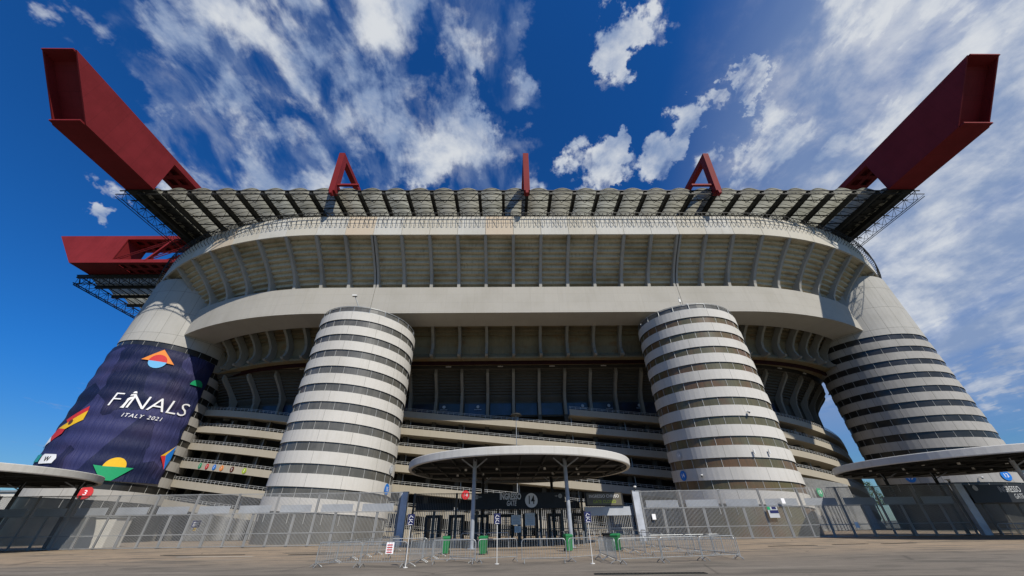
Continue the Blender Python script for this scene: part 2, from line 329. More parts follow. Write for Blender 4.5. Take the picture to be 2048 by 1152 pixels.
def add_text(mb, txt, size, place, mi=0, **k):
    vs, fs = text_polys(txt, size, **k); b = len(mb.v)
    mb.v += [tuple(place(x, y)) for x, y in vs]
    for f in fs: mb.face([b+i for i in f], mi)

# ------------------------------------------------------------------ ground
g = MB(); g.poly([(-1500, -600, 0), (1500, -600, 0), (1500, 2500, 0), (-1500, 2500, 0)])
tag(g.build('ground', 'ground'), kind='structure')
def ground_strip(name, x0, y0, x1, y1, wd, mat, z=0.004, kind='structure'):
    d = Vector((x1-x0, y1-y0, 0)); n = Vector((-d.y, d.x, 0)).normalized()*wd/2
    q = MB().poly([(x0-n.x, y0-n.y, z), (x1-n.x, y1-n.y, z), (x1+n.x, y1+n.y, z), (x0+n.x, y0+n.y, z)][::1])
    o = q.build(name, mat); tag(o, kind=kind); return o
ground_strip('painted_line', -24.6, 33.0, -18.6, 32.4, 0.30, 'parapet')
ground_strip('dark_strip', -18.0, 35.5, 14.0, 36.0, 0.8, 'dark')  # plain dark strip across the ground before the gate

def grate(x0, y0, x1, y1, label, wd=0.3):
    cx_, cy_ = (x0+x1)/2, (y0+y1)/2
    o = thing('drain_grate', label, 'drain grate', (cx_, cy_, 0), 0, 'drain grates in the forecourt')
    L = hypot(x1-x0, y1-y0); ux, uy = (x1-x0)/L, (y1-y0)/L; px, py = -uy, ux
    fr = MB()
    for sgn in (-1, 1): fr.bar((x0+px*sgn*wd/2, y0+py*sgn*wd/2, 0.012), (x1+px*sgn*wd/2, y1+py*sgn*wd/2, 0.012), 0.04, 0.024)
    n = int(L/0.16)
    for i in range(n+1):
        t_ = i*L/n; fr.bar((x0+ux*t_-px*wd/2, y0+uy*t_-py*wd/2, 0.010), (x0+ux*t_+px*wd/2, y0+uy*t_+py*wd/2, 0.010), 0.06, 0.016)
    fr.build('grate_bars', 'steel', o)
    MB().poly([(x0-px*wd/2, y0-py*wd/2, 0.003), (x1-px*wd/2, y1-py*wd/2, 0.003), (x1+px*wd/2, y1+py*wd/2, 0.003), (x0+px*wd/2, y0+py*wd/2, 0.003)]).build('channel', 'black', o)
grate(-27.5, 35.3, -20.5, 34.3, 'long slotted drain grate in the ground beside the white line at left')
grate(-16.5, 33.4, -13.2, 33.2, 'short slotted drain grate between the white line and the front left barriers')
grate(20.6, 34.0, 24.6, 34.4, 'slotted drain grate in the ground right of the barrier pen')
grate(26.6, 35.1, 29.6, 35.4, 'slotted drain grate in the middle of the row before the right fence')
grate(30.6, 35.0, 33.8, 35.6, 'slotted drain grate farthest right before the leaning grey post')
grate(3.4, 17.5, 7.6, 17.2, 'drain grate nearest the viewer at the bottom edge', 0.35)

# ------------------------------------------------------------------ STADIUM
CX = 5.0; YB = 61.6; RA = 66.0; SL = 43.0
def path(s):
    if abs(s) <= SL: return Vector((CX+s, YB, 0)), Vector((0, -1, 0)), Vector((1, 0, 0))
    sg = 1 if s > 0 else -1; t_ = (abs(s)-SL)/RA
    return Vector((CX+sg*(SL+RA*sin(t_)), YB+RA-RA*cos(t_), 0)), Vector((sg*sin(t_), -cos(t_), 0)), Vector((cos(t_), sg*sin(t_), 0))
def pt(s, n, z):
    if n < -13.9 and s < -50: n += min(8.5, (-s-50)*0.17)      # the lower tiers run a little wider at the left
    p, nn, _ = path(s); q = p+nn*n; return (q.x, q.y, z)
def samples(s0, s1, step=2.9):
    out = {s0, s1}
    for e in (-SL, SL):
        if s0 < e < s1: out.add(e)
    k = math.ceil(s0/step)*step
    while k < s1:
        if abs(k) > SL or step > 5: out.add(k)
        k += step
    if s0 < 0 < s1: out.add(0)
    r = sorted(out); return [x for i, x in enumerate(r) if i == 0 or x-r[i-1] > 1e-3]
def sweep(mb, prof, s0, s1, mi=0, step=2.9, closed=False, zf=None, flip=False, caps=False):
    ss = samples(s0, s1, step); b = len(mb.v); k = len(prof)
    for s in ss:
        dz = zf(s) if zf else 0
        mb.v += [pt(s, n, z+dz) for n, z in prof]
    lim = k if closed else k-1
    for i in range(len(ss)-1):
        for j in range(lim):
            a, c = b+i*k+j, b+i*k+(j+1) % k; d, e = a+k, c+k
            q = [a, d, e, c] if flip else [a, c, e, d]
            z0, z1 = prof[j][1], prof[(j+1) % k][1]
            u = {a: (ss[i], z0), c: (ss[i], z1), e: (ss[i+1], z1), d: (ss[i+1], z0)}
            mb.face(q, mi, [u[x] for x in q])
    if caps and closed:
        mb.face([b+j for j in range(k)], mi); mb.face([b+(len(ss)-1)*k+j for j in range(k)][::-1], mi)
    return mb

stadium = thing('stadium', 'huge concrete football stadium with spiral ramp towers, stepped stands and red roof beams', 'stadium', (5, 85, 0))
PITCH = 5.85
RIBS = [-3.5+PITCH*k for k in range(-19, 21)]
DOUBLE = (RIBS[19-5], RIBS[19+6])

# crown parapet (outer edge of the top tier), panel by panel
def sec_panels():
    mb = MB(); gap = 0.035; rnd = random.Random(3)
    S0 = [-3.5+PITCH*k for k in range(-20, 22)]
    for i in range(len(S0)-1):
        a, b_ = S0[i]+gap, S0[i+1]-gap
        r = rnd.random(); mi = 0 if r < 0.62 else 1
        if i in (14, 19): mi = 2
        if i == 9: mi = 2
        prof = [(6.9, 52.15), (7.25, 52.15), (7.45, 54.7), (7.45, 57.25), (7.1, 57.25)]
        sweep(mb, prof, a, b_, mi, step=1.95, closed=True, caps=True)
    return mb
sec_panels().build('crown_parapet', ['parapet', 'parapet_cream', 'parapet_orange'], stadium)
# walkway fixed outside the crown: posts, rails and curved brackets
wk = MB()
sweep(wk, [(8.35, 57.2), (8.47, 57.2), (8.47, 57.34), (8.35, 57.34)], -118, 118, closed=True)
sweep(wk, [(8.38, 56.2), (8.45, 56.2), (8.45, 56.27), (8.38, 56.27)], -118, 118, closed=True)
k = -107.0
while k < 107:
    wk.bar(pt(k, 8.41, 57.2), pt(k, 8.2, 54.8), 0.07); wk.bar(pt(k, 8.2, 54.8), pt(k, 7.5, 54.3), 0.07); wk.bar(pt(k, 8.41, 57.2), pt(k, 7.46, 57.1), 0.07)
    if int(k*10) % 3 == 0: wk.bar(pt(k, 8.41, 57.2), pt(k+0.9, 8.2, 54.8), 0.06)
    k += 0.975
wk.build('maintenance_walkway', 'steel', stadium)

# top tier underside (stepped)
def steps(n0, z0, n1, z1, k):
    out = [(n0, z0)]
    for i in range(k):
        t0, t1 = i/k, (i+1)/k
        out += [(n0+(n1-n0)*t1, z0+(z1-z0)*t0), (n0+(n1-n0)*t1, z0+(z1-z0)*t1)]
    return out
us = MB()
prof = [(7.0, 52.5), (5.7, 52.3)] + steps(5.7, 51.7, -3.6, 42.9, 11)
sweep(us, prof, -118, 118, closed=False)
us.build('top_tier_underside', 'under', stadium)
tier = MB()     # raked terrace surface above the underside (thickness of the stand)
sweep(tier, [(7.1, 55.6), (6.3, 54.4), (-3.6, 45.2), (-12, 36.5), (-16, 33.2)], -118, 118, closed=False, flip=True)
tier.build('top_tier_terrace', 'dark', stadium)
def rib_mesh(mb, s, poly, wd):
    p, n, tg = path(s)
    pts = [Vector(pt(s, a, z)) - tg*wd/2 for a, z in poly]
    mb.prism(pts, tg*wd)
upper = [(-0.12, 43.76), (0.02, 44.6), (0.5, 45.6), (1.4, 46.8), (3.2, 48.7), (5.2, 50.4), (6.6, 51.6), (7.18, 52.12), (7.0, 52.9), (5.6, 52.8), (-2.5, 45.0), (-2.5, 43.76)]
for s in RIBS:
    if abs(s) > 92: continue
    mb = MB()
    if s in DOUBLE: rib_mesh(mb, s-0.33, upper, 0.42); rib_mesh(mb, s+0.33, upper, 0.42)
    else: rib_mesh(mb, s, upper, 0.62)
    mb.build('rib', 'rib', stadium)

# box girder carrying the top tier
gd = MB()
GL, GR = -82.4, 81.6
cuts = [GL, DOUBLE[0]-0.04, DOUBLE[0]+0.04, DOUBLE[1]-0.04, DOUBLE[1]+0.04, GR]
for a, b_ in ((cuts[0], cuts[1]), (cuts[2], cuts[3]), (cuts[4], cuts[5])):
    sweep(gd, [(0, 37.45), (0, 43.73), (-5.8, 43.73), (-5.8, 37.45)], a, b_, closed=True, caps=True)
gd.build('box_girder', 'girder', stadium)
# top tier continuing behind the girder
lo = MB()
sweep(lo, steps(-5.7, 39.6, -9.3, 36.0, 5) + [(-10.0, 34.6), (-10.2, 33.0), (-9.4, 31.9), (-9.5, 31.6), (-13.5, 31.6)], -110, 110)
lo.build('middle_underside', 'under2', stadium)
lowrib = [(-5.82, 37.4), (-7.2, 36.2), (-8.3, 34.7), (-8.55, 33.4), (-8.2, 32.3), (-7.7, 31.9), (-8.0, 31.55), (-9.6, 31.65), (-10.1, 33.0), (-9.9, 35.2), (-5.82, 39.4)]
LOWR = [r for r in RIBS if abs(r) < 43] + [43.3+4.9*k for k in range(13)] + [-44.4-4.9*k for k in range(13)]
for s in LOWR:
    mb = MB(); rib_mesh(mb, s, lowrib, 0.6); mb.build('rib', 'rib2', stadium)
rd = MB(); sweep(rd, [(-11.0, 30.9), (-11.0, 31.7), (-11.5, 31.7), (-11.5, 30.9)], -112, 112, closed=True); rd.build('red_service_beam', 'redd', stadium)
# second tier
mid = MB()
sweep(mid, [(-14.6, 33.6), (-14.6, 31.3), (-15.1, 31.1)] + steps(-15.1, 30.9, -19.4, 26.3, 9) + [(-20.2, 25.4), (-20.2, 22.0)], -118, 118)
sweep(mid, [(-14.6, 33.6), (-17.0, 33.4), (-26, 27.0)], -118, 118, flip=True)
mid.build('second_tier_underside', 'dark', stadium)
midrib = [(-14.7, 31.25), (-14.75, 30.3), (-15.3, 29.6), (-16.6, 28.3), (-17.8, 26.8), (-18.4, 25.2), (-18.5, 22.0), (-19.6, 22.0), (-19.6, 26.2), (-15.2, 31.1)]
MIDR = [r for r in RIBS if abs(r) < 43] + [43.3+8.1*k for k in range(9)] + [-44.4-8.1*k for k in range(9)]
for s in MIDR:
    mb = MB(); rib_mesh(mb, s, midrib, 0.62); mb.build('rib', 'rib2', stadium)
gl = MB()
for i in range(len(RIBS)-1):
    s = RIBS[i]+0.5; e = RIBS[i+1]-0.5
    if abs(s) < 72: sweep(gl, [(-19.9, 22.3), (-19.9, 24.9), (-20.0, 24.9), (-20.0, 22.3)], s, e, closed=True)
gl.build('lounge_glazing', 'glass_blue', stadium)
em = MB()
for i, s in enumerate((-19.3, -11.6, 12.3, 18.3, 25.3, 31.5)):
    p = Vector(pt(s, -19.55, 24.1)); _, n, tg = path(s)
    pts = [p + tg*0.34*cos(2*pi*k/16) + Vector((0, 0, 1))*0.34*sin(2*pi*k/16) for k in range(16)]; em.prism(pts, n*0.05)
    em.bar(p+Vector((-0.8, -.05, -0.62)), p+Vector((0.8, -.05, -0.62)), 0.05, 0.10)
em.build('entrance_emblem', 'c_grey', stadium)
# inner core wall, ramp columns
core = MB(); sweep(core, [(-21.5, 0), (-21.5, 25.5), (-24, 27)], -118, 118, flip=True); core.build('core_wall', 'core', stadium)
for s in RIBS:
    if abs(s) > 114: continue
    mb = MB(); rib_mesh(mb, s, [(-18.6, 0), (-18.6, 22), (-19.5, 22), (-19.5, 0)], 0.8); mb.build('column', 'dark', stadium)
# helical access ramps round the bowl
SLOPE = 0.096
def ramp(k, s0, s1):
    top = lambda s: 22.45 - 3.47*k - SLOPE*(s+26.6)
    rp = MB(); n = -16.2
    zf = lambda s: top(s)
    sweep(rp, [(n, -1.3), (n, -0.02), (n-0.22, -0.02), (n-0.22, -0.95), (n-4.3, -0.95), (n-4.3, -1.3)], s0, s1, step=1.45, closed=True, zf=zf, caps=True)
    o = rp.build('ramp', 'ramp', stadium)
    rl = MB()
    for dz in (0.28, 0.55): sweep(rl, [(n-0.08, dz), (n-0.14, dz), (n-0.14, dz+0.05), (n-0.08, dz+0.05)], s0, s1, step=1.45, closed=True, zf=zf)
    s = s0+0.2
    while s < s1: rl.bar(pt(s, n-0.11, top(s)-0.02), pt(s, n-0.11, top(s)+0.6), 0.05); s += 1.15
    rl.build('railing', 'rail', o)
    return o
ramp(-2, 46, 116); ramp(-1, 8.6, 116); ramp(0, -34, 116)
for k in (1, 2, 3, 4, 5, 6): ramp(k, -116, 116 if k < 5 else 30)
# lower slatted screen under the ramps
sc = MB(); s = -70.0
while s < 84:
    sc.bar(pt(s, -16.0, 0.1), pt(s, -16.0, 4.6 - 0.0), 0.07, 0.12); s += 0.34
sc.build('slatted_screen', 'rail', stadium)
sc = MB(); s = 56.0
while s < 75:
    sc.bar(pt(s, -15.9, 4.2), pt(s, -15.9, 9.0-0.06*(s-56)), 0.07, 0.12); s += 0.3
sc.build('slatted_screen', 'rail', stadium)

# drain pipes, cable trays and lamps on the shaded levels
pp = MB()
for s in RIBS[3:-3:2]:
    pp.tube([pt(s+0.9, -18.3, 0.2), pt(s+0.9, -18.3, 21.5)], 0.11, 6)
sweep(pp, [(-18.0, 4.2), (-18.0, 4.5), (-18.3, 4.5), (-18.3, 4.2)], -60, 60, closed=True)
pp.build('service_pipes', 'galv', stadium)
for i, s in enumerate(RIBS[6:-6:2]):
    lm = MB(); p = Vector(pt(s+2.9, -13.8, 31.45)); _, n_, tg_ = path(s+2.9)
    lm.bar(p-tg_*.6, p+tg_*.6, .25, .16); lm.bar(p+Vector((0, 0, .05)), p+Vector((0, 0, .45)), .06); lm.build('ceiling_lamp', 'white', stadium)

# ---- towers
def tower(name, cx_, cy_, r, ztop, zsmooth, wallm, glassm, smoothm=None, label=None, pitch=2.87, band=1.62, ztower=None, nb=11):
    """ztop: underside of band 0 at the side facing -Y. Helix falls towards +X."""
    wall = MB(); n = 72
    def ring(mb, zb, zt, r0, r1, th):
        return None
    def P(th, rr, z): return (cx_+rr*sin(th), cy_-rr*cos(th), z)
    zz_ = lambda th, k: ztop - pitch*(th/(2*pi)+k)
    # spiral wall strip, th runs -pi..pi per turn
    for k in range(0, nb):
        b = len(wall.v)
        for i in range(n+1):
            th = -pi + 2*pi*i/n; z0 = zz_(th, k); z1 = z0+band
            if k == 0 and zsmooth: z1 = zsmooth
            z0 = max(z0, 0.02); z1 = max(z1, 0.04)
            wall.v += [P(th, r-0.25, z0), P(th, r, z0), P(th, r, z1), P(th, r-0.25, z1)]
        for i in range(n):
            for j in range(4):
                a = b+i*4+j; c = b+i*4+(j+1) % 4; a2, c2 = a+4, c+4
                th0 = (-pi+2*pi*i/n)*r; th1 = (-pi+2*pi*(i+1)/n)*r
                q = [a, a2, c2, c]; zv = lambda ix: wall.v[ix][2]
                mi = 1 if (k == 0 and zsmooth and smoothm) else 0
                if j in (0, 3): mi = 2  # underside and inner face black: shadow line below each band painted in
                wall.face(q, mi, [(th0, zv(a)), (th1, zv(a2)), (th1, zv(c2)), (th0, zv(c))])
    if zsmooth:
        wall.cyl(cx_, cy_, zsmooth-0.3, zsmooth, r-0.3, n=72)
    o = wall.build(name, [wallm, smoothm or wallm, 'black'], stadium)
    if label: o['label'] = label
    gb = MB(); top = (zsmooth or ztop+band)
    gb.cyl(cx_, cy_, 0, top-0.6, r-0.17, n=144)
    mu = gb; nm = 26
    for k in range(0, nb):
        for i in range(nm):
            th = -pi + 2*pi*(i+0.5)/nm; z1 = zz_(th, k); z0 = z1-(pitch-band)
            if z0 < 0: continue
            mu.bar(P(th, r-0.15, z0-0.03), P(th, r-0.15, z1+0.03), 0.045, 0.05, 1)
    gb.build('window_band', [glassm, 'rail'], o)
    return o, P, zz_
tw, P_, Z_ = tower('ramp_tower', -27.5, 63.5, 9.0, 32.15, None, 'tower', 'glass_grey', label='banded spiral ramp tower with grey panes, left of the entrance canopy')
tw2, P2, Z2 = tower('ramp_tower', 36.2, 63.2, 9.0, 32.15, None, 'tower', 'glass_brown', label='banded spiral ramp tower with rusty brown panes, right of the entrance canopy')
tR, PR, ZR = tower('corner_tower', 88.1, 78.9, 10.6, 35.45, 51.1, 'cornerband', 'glass_dark', 'corner', label='bare corner tower of grey and dark rings at the right')
tL, PL, ZL = tower('corner_tower', -78.0, 78.9, 10.6, 35.2, 51.1, 'cornerband', 'glass_dark', 'corner', label='corner tower wrapped in the navy banner at the left')
for o, Pf, Zf, cx_, cy_ in ((tw, P_, Z_, -27.5, 63.5), (tw2, P2, Z2, 36.2, 63.2)):
    rc = MB(); pan = MB(); n = 40; rr = 8.75
    for i in range(n):
        t0, t1 = -pi+2*pi*i/n, -pi+2*pi*(i+1)/n
        zb0, zb1 = Zf(t0, 0)+1.68, Zf(t1, 0)+1.68
        if i % 2 == 0: rc.bar(Pf(t0, rr, zb0), Pf(t0, rr, zb0+1.1), 0.09)
        rc.bar(Pf(t0, rr, zb0+1.1), Pf(t1, rr, zb1+1.1), 0.09)
        rc.bar(Pf(t0, rr, zb0+0.1), Pf(t1, rr, zb1+0.1), 0.06)
        rc.bar(Pf(t0, rr-0.6, zb0+1.1), Pf(t1, rr-0.6, zb1+1.1), 0.06)
        pan.poly([Pf(t0, rr-0.1, zb0), Pf(t1, rr-0.1, zb1), Pf(t1, rr-0.1, zb1+1.02), Pf(t0, rr-0.1, zb0+1.02)])
        pan.poly([Pf(t0, rr-0.15, zb0+1.05), Pf(t1, rr-0.15, zb1+1.05), (cx_, cy_, 35.6)])
    rc.build('roof_railing', 'galv', o); pan.build('roof_cage', 'glass_grey', o)
# piers from the corner towers up to the main beams
for x in (-78.0, 88.1):
    MB().box(x-3.2, x+3.2, 73, 85, 50.9, 62.3).build('beam_pier', 'dark', stadium)

# ---- red roof beams
ZB, ZT = 62.25, 71.95
def slotted(mb, axis, a0, a1, c, wd, z0, z1, mi=0):
    """hollow chord running along axis with two rows of slots in its lower plate"""
    def bx(u0, u1, v0, v1, q0, q1):
        if axis == 'y': mb.box(v0, v1, u0, u1, q0, q1, mi)
        else: mb.box(u0, u1, v0, v1, q0, q1, mi)
    h = wd/2; th = 0.12
    bx(a0, a1, c-h, c-h+th, z0, z1); bx(a0, a1, c+h-th, c+h, z0, z1); bx(a0, a1, c-h+th, c+h-th, z1-0.1, z1)
    lanes = [(-h+th, -h+1.0), (-0.42, 0.42), (h-1.0, h-th)]
    for l0, l1 in lanes: bx(a0, a1, c+l0, c+l1, z0, z0+0.1)
    u = a0; 
    while u < a1-0.5:
        for l0, l1 in ((-h+1.0, -0.42), (0.42, h-1.0)): bx(u, min(u+1.1, a1), c+l0, c+l1, z0, z0+0.1)
        u += 2.9
def main_beam(xc, label, mirror=1):
    mb = MB(); h = 3.0; y0t, y0b, ys = 28.2, 36.4, 51.0
    def side(x0, x1): mb.prism([(x0, y0b, ZB), (x0, ys, ZB), (x0, ys, ZT), (x0, y0t, ZT)], (x1-x0, 0, 0))
    side(xc-h, xc-h+0.25); side(xc+h-0.25, xc+h)
    mb.hexa([(xc-h+.25, y0b-0.9, ZB), (xc+h-.25, y0b-0.9, ZB), (xc+h-.25, ys, ZB), (xc-h+.25, ys, ZB), (xc-h+.25, y0b-0.9, ZB+.3), (xc+h-.25, y0b-0.9, ZB+.3), (xc+h-.25, ys, ZB+.3), (xc-h+.25, ys, ZB+.3)])
    mb.hexa([(xc-h+.25, y0t-0.25, ZT-.3), (xc+h-.25, y0t-0.25, ZT-.3), (xc+h-.25, ys, ZT-.3), (xc-h+.25, ys, ZT-.3), (xc-h+.25, y0t-0.25, ZT), (xc+h-.25, y0t-0.25, ZT), (xc+h-.25, ys, ZT), (xc-h+.25, ys, ZT)])
    mb.poly([(xc-h+.25, y0b+1.8, ZB+.3), (xc+h-.25, y0b+1.8, ZB+.3), (xc+h-.25, y0t+1.8, ZT-.3), (xc-h+.25, y0t+1.8, ZT-.3)])
    mb.poly([(xc-h+.25, ys-0.1, ZB+.3), (xc-h+.25, ys-0.1, ZT-.3), (xc+h-.25, ys-0.1, ZT-.3), (xc+h-.25, ys-0.1, ZB+.3)])
    o = mb.build('main_beam', 'red', stadium); o['label'] = label
    ch = MB(); slotted(ch, 'y', ys, 128, xc, 6.0, ZT-1.3, ZT); slotted(ch, 'y', ys, 128, xc, 6.0, ZB-0.1, ZB+0.25, 1)
    for y in (66, 82, 98, 114): 
        for sx_ in (-2.8, 2.8): ch.bar((xc+sx_, y, ZB+0.5), (xc+sx_, y+5, ZT-0.8), 0.5, 0.5)
    ch.build('slotted_chord', ['red', 'steel'], o)
    return o
main_beam(-78.5, 'long red box beam jutting over the left corner, its inner side sunlit')
main_beam(87.7, 'long red box beam jutting over the right corner, its side in shade')
# transverse beam at the left
mb = MB(); yc = 79.0; h = 3.0; xe_t, xe_b, xs = -127.6, -118.8, -108.0
for y0, y1 in ((yc-h, yc-h+0.25), (yc+h-0.25, yc+h)):
    mb.prism([(xe_b, y0, ZB), (xs, y0, ZB), (xs, y0, ZT), (xe_t, y0, ZT)], (0, y1-y0, 0))
mb.box(xe_b, xs, yc-h+.25, yc+h-.25, ZB, ZB+.3); mb.box(xe_t, xs, yc-h+.25, yc+h-.25, ZT-.3, ZT)
mb.poly([(xs-.1, yc-h+.25, ZB+.3), (xs-.1, yc+h-.25, ZB+.3), (xs-.1, yc+h-.25, ZT-.3), (xs-.1, yc-h+.25, ZT-.3)])
mb.poly([(xe_b+.9, yc-h+.25, ZB+.3), (xe_b+.9, yc+h-.25, ZB+.3), (xe_t+.9, yc+h-.25, ZT-.3), (xe_t+.9, yc-h+.25, ZT-.3)])
tb = mb.build('transverse_beam', 'red', stadium); tb['label'] = 'lower red box beam pointing left beyond the left corner tower'
ch = MB(); slotted(ch, 'x', xs, -81.6, yc, 6.0, ZT-1.3, ZT); slotted(ch, 'x', xs, -81.6, yc, 6.0, ZB, ZB+1.1)
for x in (-99.0, -88.0):
    for y in (yc-2.7, yc+2.7): ch.bar((x, y, ZB+0.6), (x+4.2, y, ZT-0.8), 0.75, 0.5)
for x in (-107.5, -98.5, -92):
    for y in (yc-2.75, yc+2.75):
        ch.tube([(x, y, ZB+0.9), (x+14, y, ZT-1.2)], 0.13, 5); ch.tube([(x-1.4, y, ZB+0.9), (x+12.4, y, ZT-1.2)], 0.13, 5)
ch.build('slotted_chord', 'red', tb)
# intermediate frames: end post, top chord, tie
for xc, sg in ((-37.0, 1), (4.5, 1), (45.9, -1)):
    mb = MB()
    mb.hexa([(xc-.62, 50.0, 60.9), (xc+.62, 50.0, 60.9), (xc+.62, 51.6, 60.9), (xc-.62, 51.6, 60.9), (xc-.62, 48.7, 71.9), (xc+.62, 48.7, 71.9), (xc+.62, 50.3, 71.9), (xc-.62, 50.3, 71.9)])
    mb.box(xc-.6, xc+.6, 50.35, 126, 70.75, 71.88)
    mb.box(xc-.45, xc+.45, 51.7, 126, 62.9, 63.6)
    mb.box(xc-.3, xc+.3, 49.9, 50.9, 60.0, 60.85)
    if xc != 4.5: mb.box(min(xc+sg*.7, xc+sg*5.2), max(xc+sg*.7, xc+sg*5.2), 50.2, 50.7, 62.75, 63.2)
    o = mb.build('roof_frame', 'red', stadium)
    o['label'] = {-37.0: 'red triangular frame end on the roof edge, left', 4.5: 'red frame end seen edge on above the roof centre', 45.9: 'red triangular frame end on the roof edge, right'}[xc]

# ---- roof: barrel vaults of translucent sheet between dark gutters
BAY = 41.55/8; Y0, Y1 = 51.3, 118.0; ZR_ = 62.0
xs_ = [-78.5+BAY*k for k in range(0, 33)]
for i in range(32):
    a, b_ = xs_[i]+0.3, xs_[i+1]-0.3
    v = MB(); nseg = 10; ys_ = [Y0-0.1, 56, 62, 70, 90, Y1]
    def arc(j): t_ = j/nseg; return a+(b_-a)*t_, ZR_+0.05+0.95*sin(pi*t_)
    base = len(v.v)
    for y in ys_:
        for j in range(nseg+1): x, z = arc(j); v.v.append((x, y, z))
    for q in range(len(ys_)-1):
        for j in range(nseg): c = q*(nseg+1)+j; v.face([c, c+nseg+1, c+nseg+2, c+1])
    v.build('roof_vault', 'sheetroof', stadium)
gt = MB()
for x in xs_: gt.box(x-0.30, x+0.30, Y0, Y1, ZR_-0.95, ZR_+0.12)
gt.build('gutter_beam', 'steel', stadium)
pu = MB()
for i in range(32):
    a, b_ = xs_[i]+0.3, xs_[i+1]-0.3
    y = Y0+0.1; c = 0
    while y < 72:
        pr = None
        for j in range(7):
            t_ = j/6; p = (a+(b_-a)*t_, y, ZR_-0.02+0.95*sin(pi*t_))
            if pr: pu.bar(pr, p, 0.06, 0.08)
            pr = p
        y += 1.12; c += 1
pu.build('vault_arches', 'steel', stadium)
tr_ = MB(); ybars = [51.15, 53.8, 56.1, 58.6, 61.2, 63.8, 66.4, 69.0]
for i, y in enumerate(ybars):
    tr_.box(-82.5, 91.7, y-0.1, y+0.1, ZR_-0.16, ZR_+0.02) if i else tr_.box(-82.6, 91.8, y-0.1, y+0.1, ZR_-0.1, ZR_+0.1)
    for x0 in xs_[:-1]:
        if i % 2 == 0 and i < 7:
            y2 = ybars[i+1]
            tr_.bar((x0, y, ZR_-0.2), (x0+BAY/2, y2, ZR_-0.9), 0.08); tr_.bar((x0+BAY/2, y2, ZR_-0.9), (x0+BAY, y, ZR_-0.2), 0.08)
# front lip truss: lower chord and zigzag
for x0 in xs_[:-1]:
    tr_.bar((x0, Y0-.1, ZR_-1.05), (x0+BAY/2, Y0+.3, ZR_-0.1), 0.08); tr_.bar((x0+BAY/2, Y0+.3, ZR_-0.1), (x0+BAY, Y0-.1, ZR_-1.05), 0.08)
tr_.box(-83.0, 92.2, Y0-0.18, Y0-0.04, ZR_-1.12, ZR_-0.98)
tr_.build('roof_lattice', 'steel', stadium)
# side trusses hanging along the outer flanks of the roof
for sx_, x0, x1 in ((-1, -81.9, -83.0), (1, 91.1, 92.2)):
    fl = MB(); ys2 = [51.4+2.6*k for k in range(20)]
    fl.tube([(x1, ys2[0], 60.5), (x1, ys2[-1], 60.5)], 0.08, 5); fl.tube([(x0, ys2[0], 62.1), (x0, ys2[-1], 62.1)], 0.08, 5)
    xm = x0+(0.9 if sx_ < 0 else -0.9)
    fl.tube([(xm, ys2[0], 59.6), (xm, ys2[-1], 59.6)], 0.08, 5)
    for i in range(len(ys2)-1):
        a, b_ = ys2[i], ys2[i+1]; m_ = (a+b_)/2
        for p, q in (((x0, a, 62.1), (x1, m_, 60.9)), ((x1, m_, 60.9), (x0, b_, 62.1)), ((x1, a, 60.9), (xm, m_, 59.6)), ((xm, m_, 59.6), (x1, b_, 60.9)), ((x0, a, 62.1), (xm, m_, 59.6)), ((xm, m_, 59.6), (x0, b_, 62.1))): fl.bar(p, q, 0.06)
    fl.build('edge_truss', 'steel', stadium)
# roof wing at the left, beneath the transverse beam
for i in range(9):
    a, b_ = 81.5+BAY*i+0.3, 81.5+BAY*(i+1)-0.3; v = MB()
    for x in (-121.0, -105, -82.5):
        for j in range(9): t_ = j/8; v.v.append((x, a+(b_-a)*t_, ZR_-0.1+0.9*sin(pi*t_)))
    for q in range(2):
        for j in range(8): c = q*9+j; v.face([c, c+1, c+10, c+9])
    v.build('roof_vault', 'sheetroof', stadium)
wg = MB()
for i in range(10): y = 81.5+BAY*i; wg.box(-121.3, -82.5, y-.3, y+.3, ZR_-0.95, ZR_+0.05)
for i in range(15):
    x = -121.3+2.75*i; wg.box(x-.09, x+.09, 81, 128, ZR_-0.3, ZR_-0.12)
    for j in range(9):
        y = 81.5+BAY*j; wg.bar((x, y, ZR_-0.3), (x+1.5, y+BAY/2, ZR_-1.7), 0.09); wg.bar((x+1.5, y+BAY/2, ZR_-1.7), (x+3, y+BAY, ZR_-0.3), 0.09)
wg.build('roof_lattice', 'steel', stadium)
ft = MB()
for z in (62.0, 59.2): ft.tube([(-121.6, 82, z), (-121.6, 128, z)], 0.15, 5)
ft.tube([(-123.6, 83, 60.6), (-123.6, 128, 60.6)], 0.15, 5)
for i in range(16):
    y = 82+2.9*i
    for p, q in (((-121.6, y, 62), (-121.6, y+1.45, 59.2)), ((-121.6, y+1.45, 59.2), (-121.6, y+2.9, 62)), ((-121.6, y, 62), (-123.6, y+1.45, 60.6)), ((-123.6, y+1.45, 60.6), (-121.6, y+2.9, 62)), ((-121.6, y+1.45, 59.2), (-123.6, y+1.45, 60.6))): ft.bar(p, q, 0.1)
ft.bar((-121.6, 82, 62), (-82.5, 82.4, 62), 0.25); ft.bar((-121.6, 82, 59.4), (-82.5, 82.4, 59.4), 0.2)
for i in range(15):
    x = -121.6+2.75*i; ft.bar((x, 82.1, 62), (x+1.5, 82.2, 59.4), 0.12); ft.bar((x+1.5, 82.2, 59.4), (x+3, 82.1, 62), 0.12)
ft.build('edge_truss', 'steel', stadium)

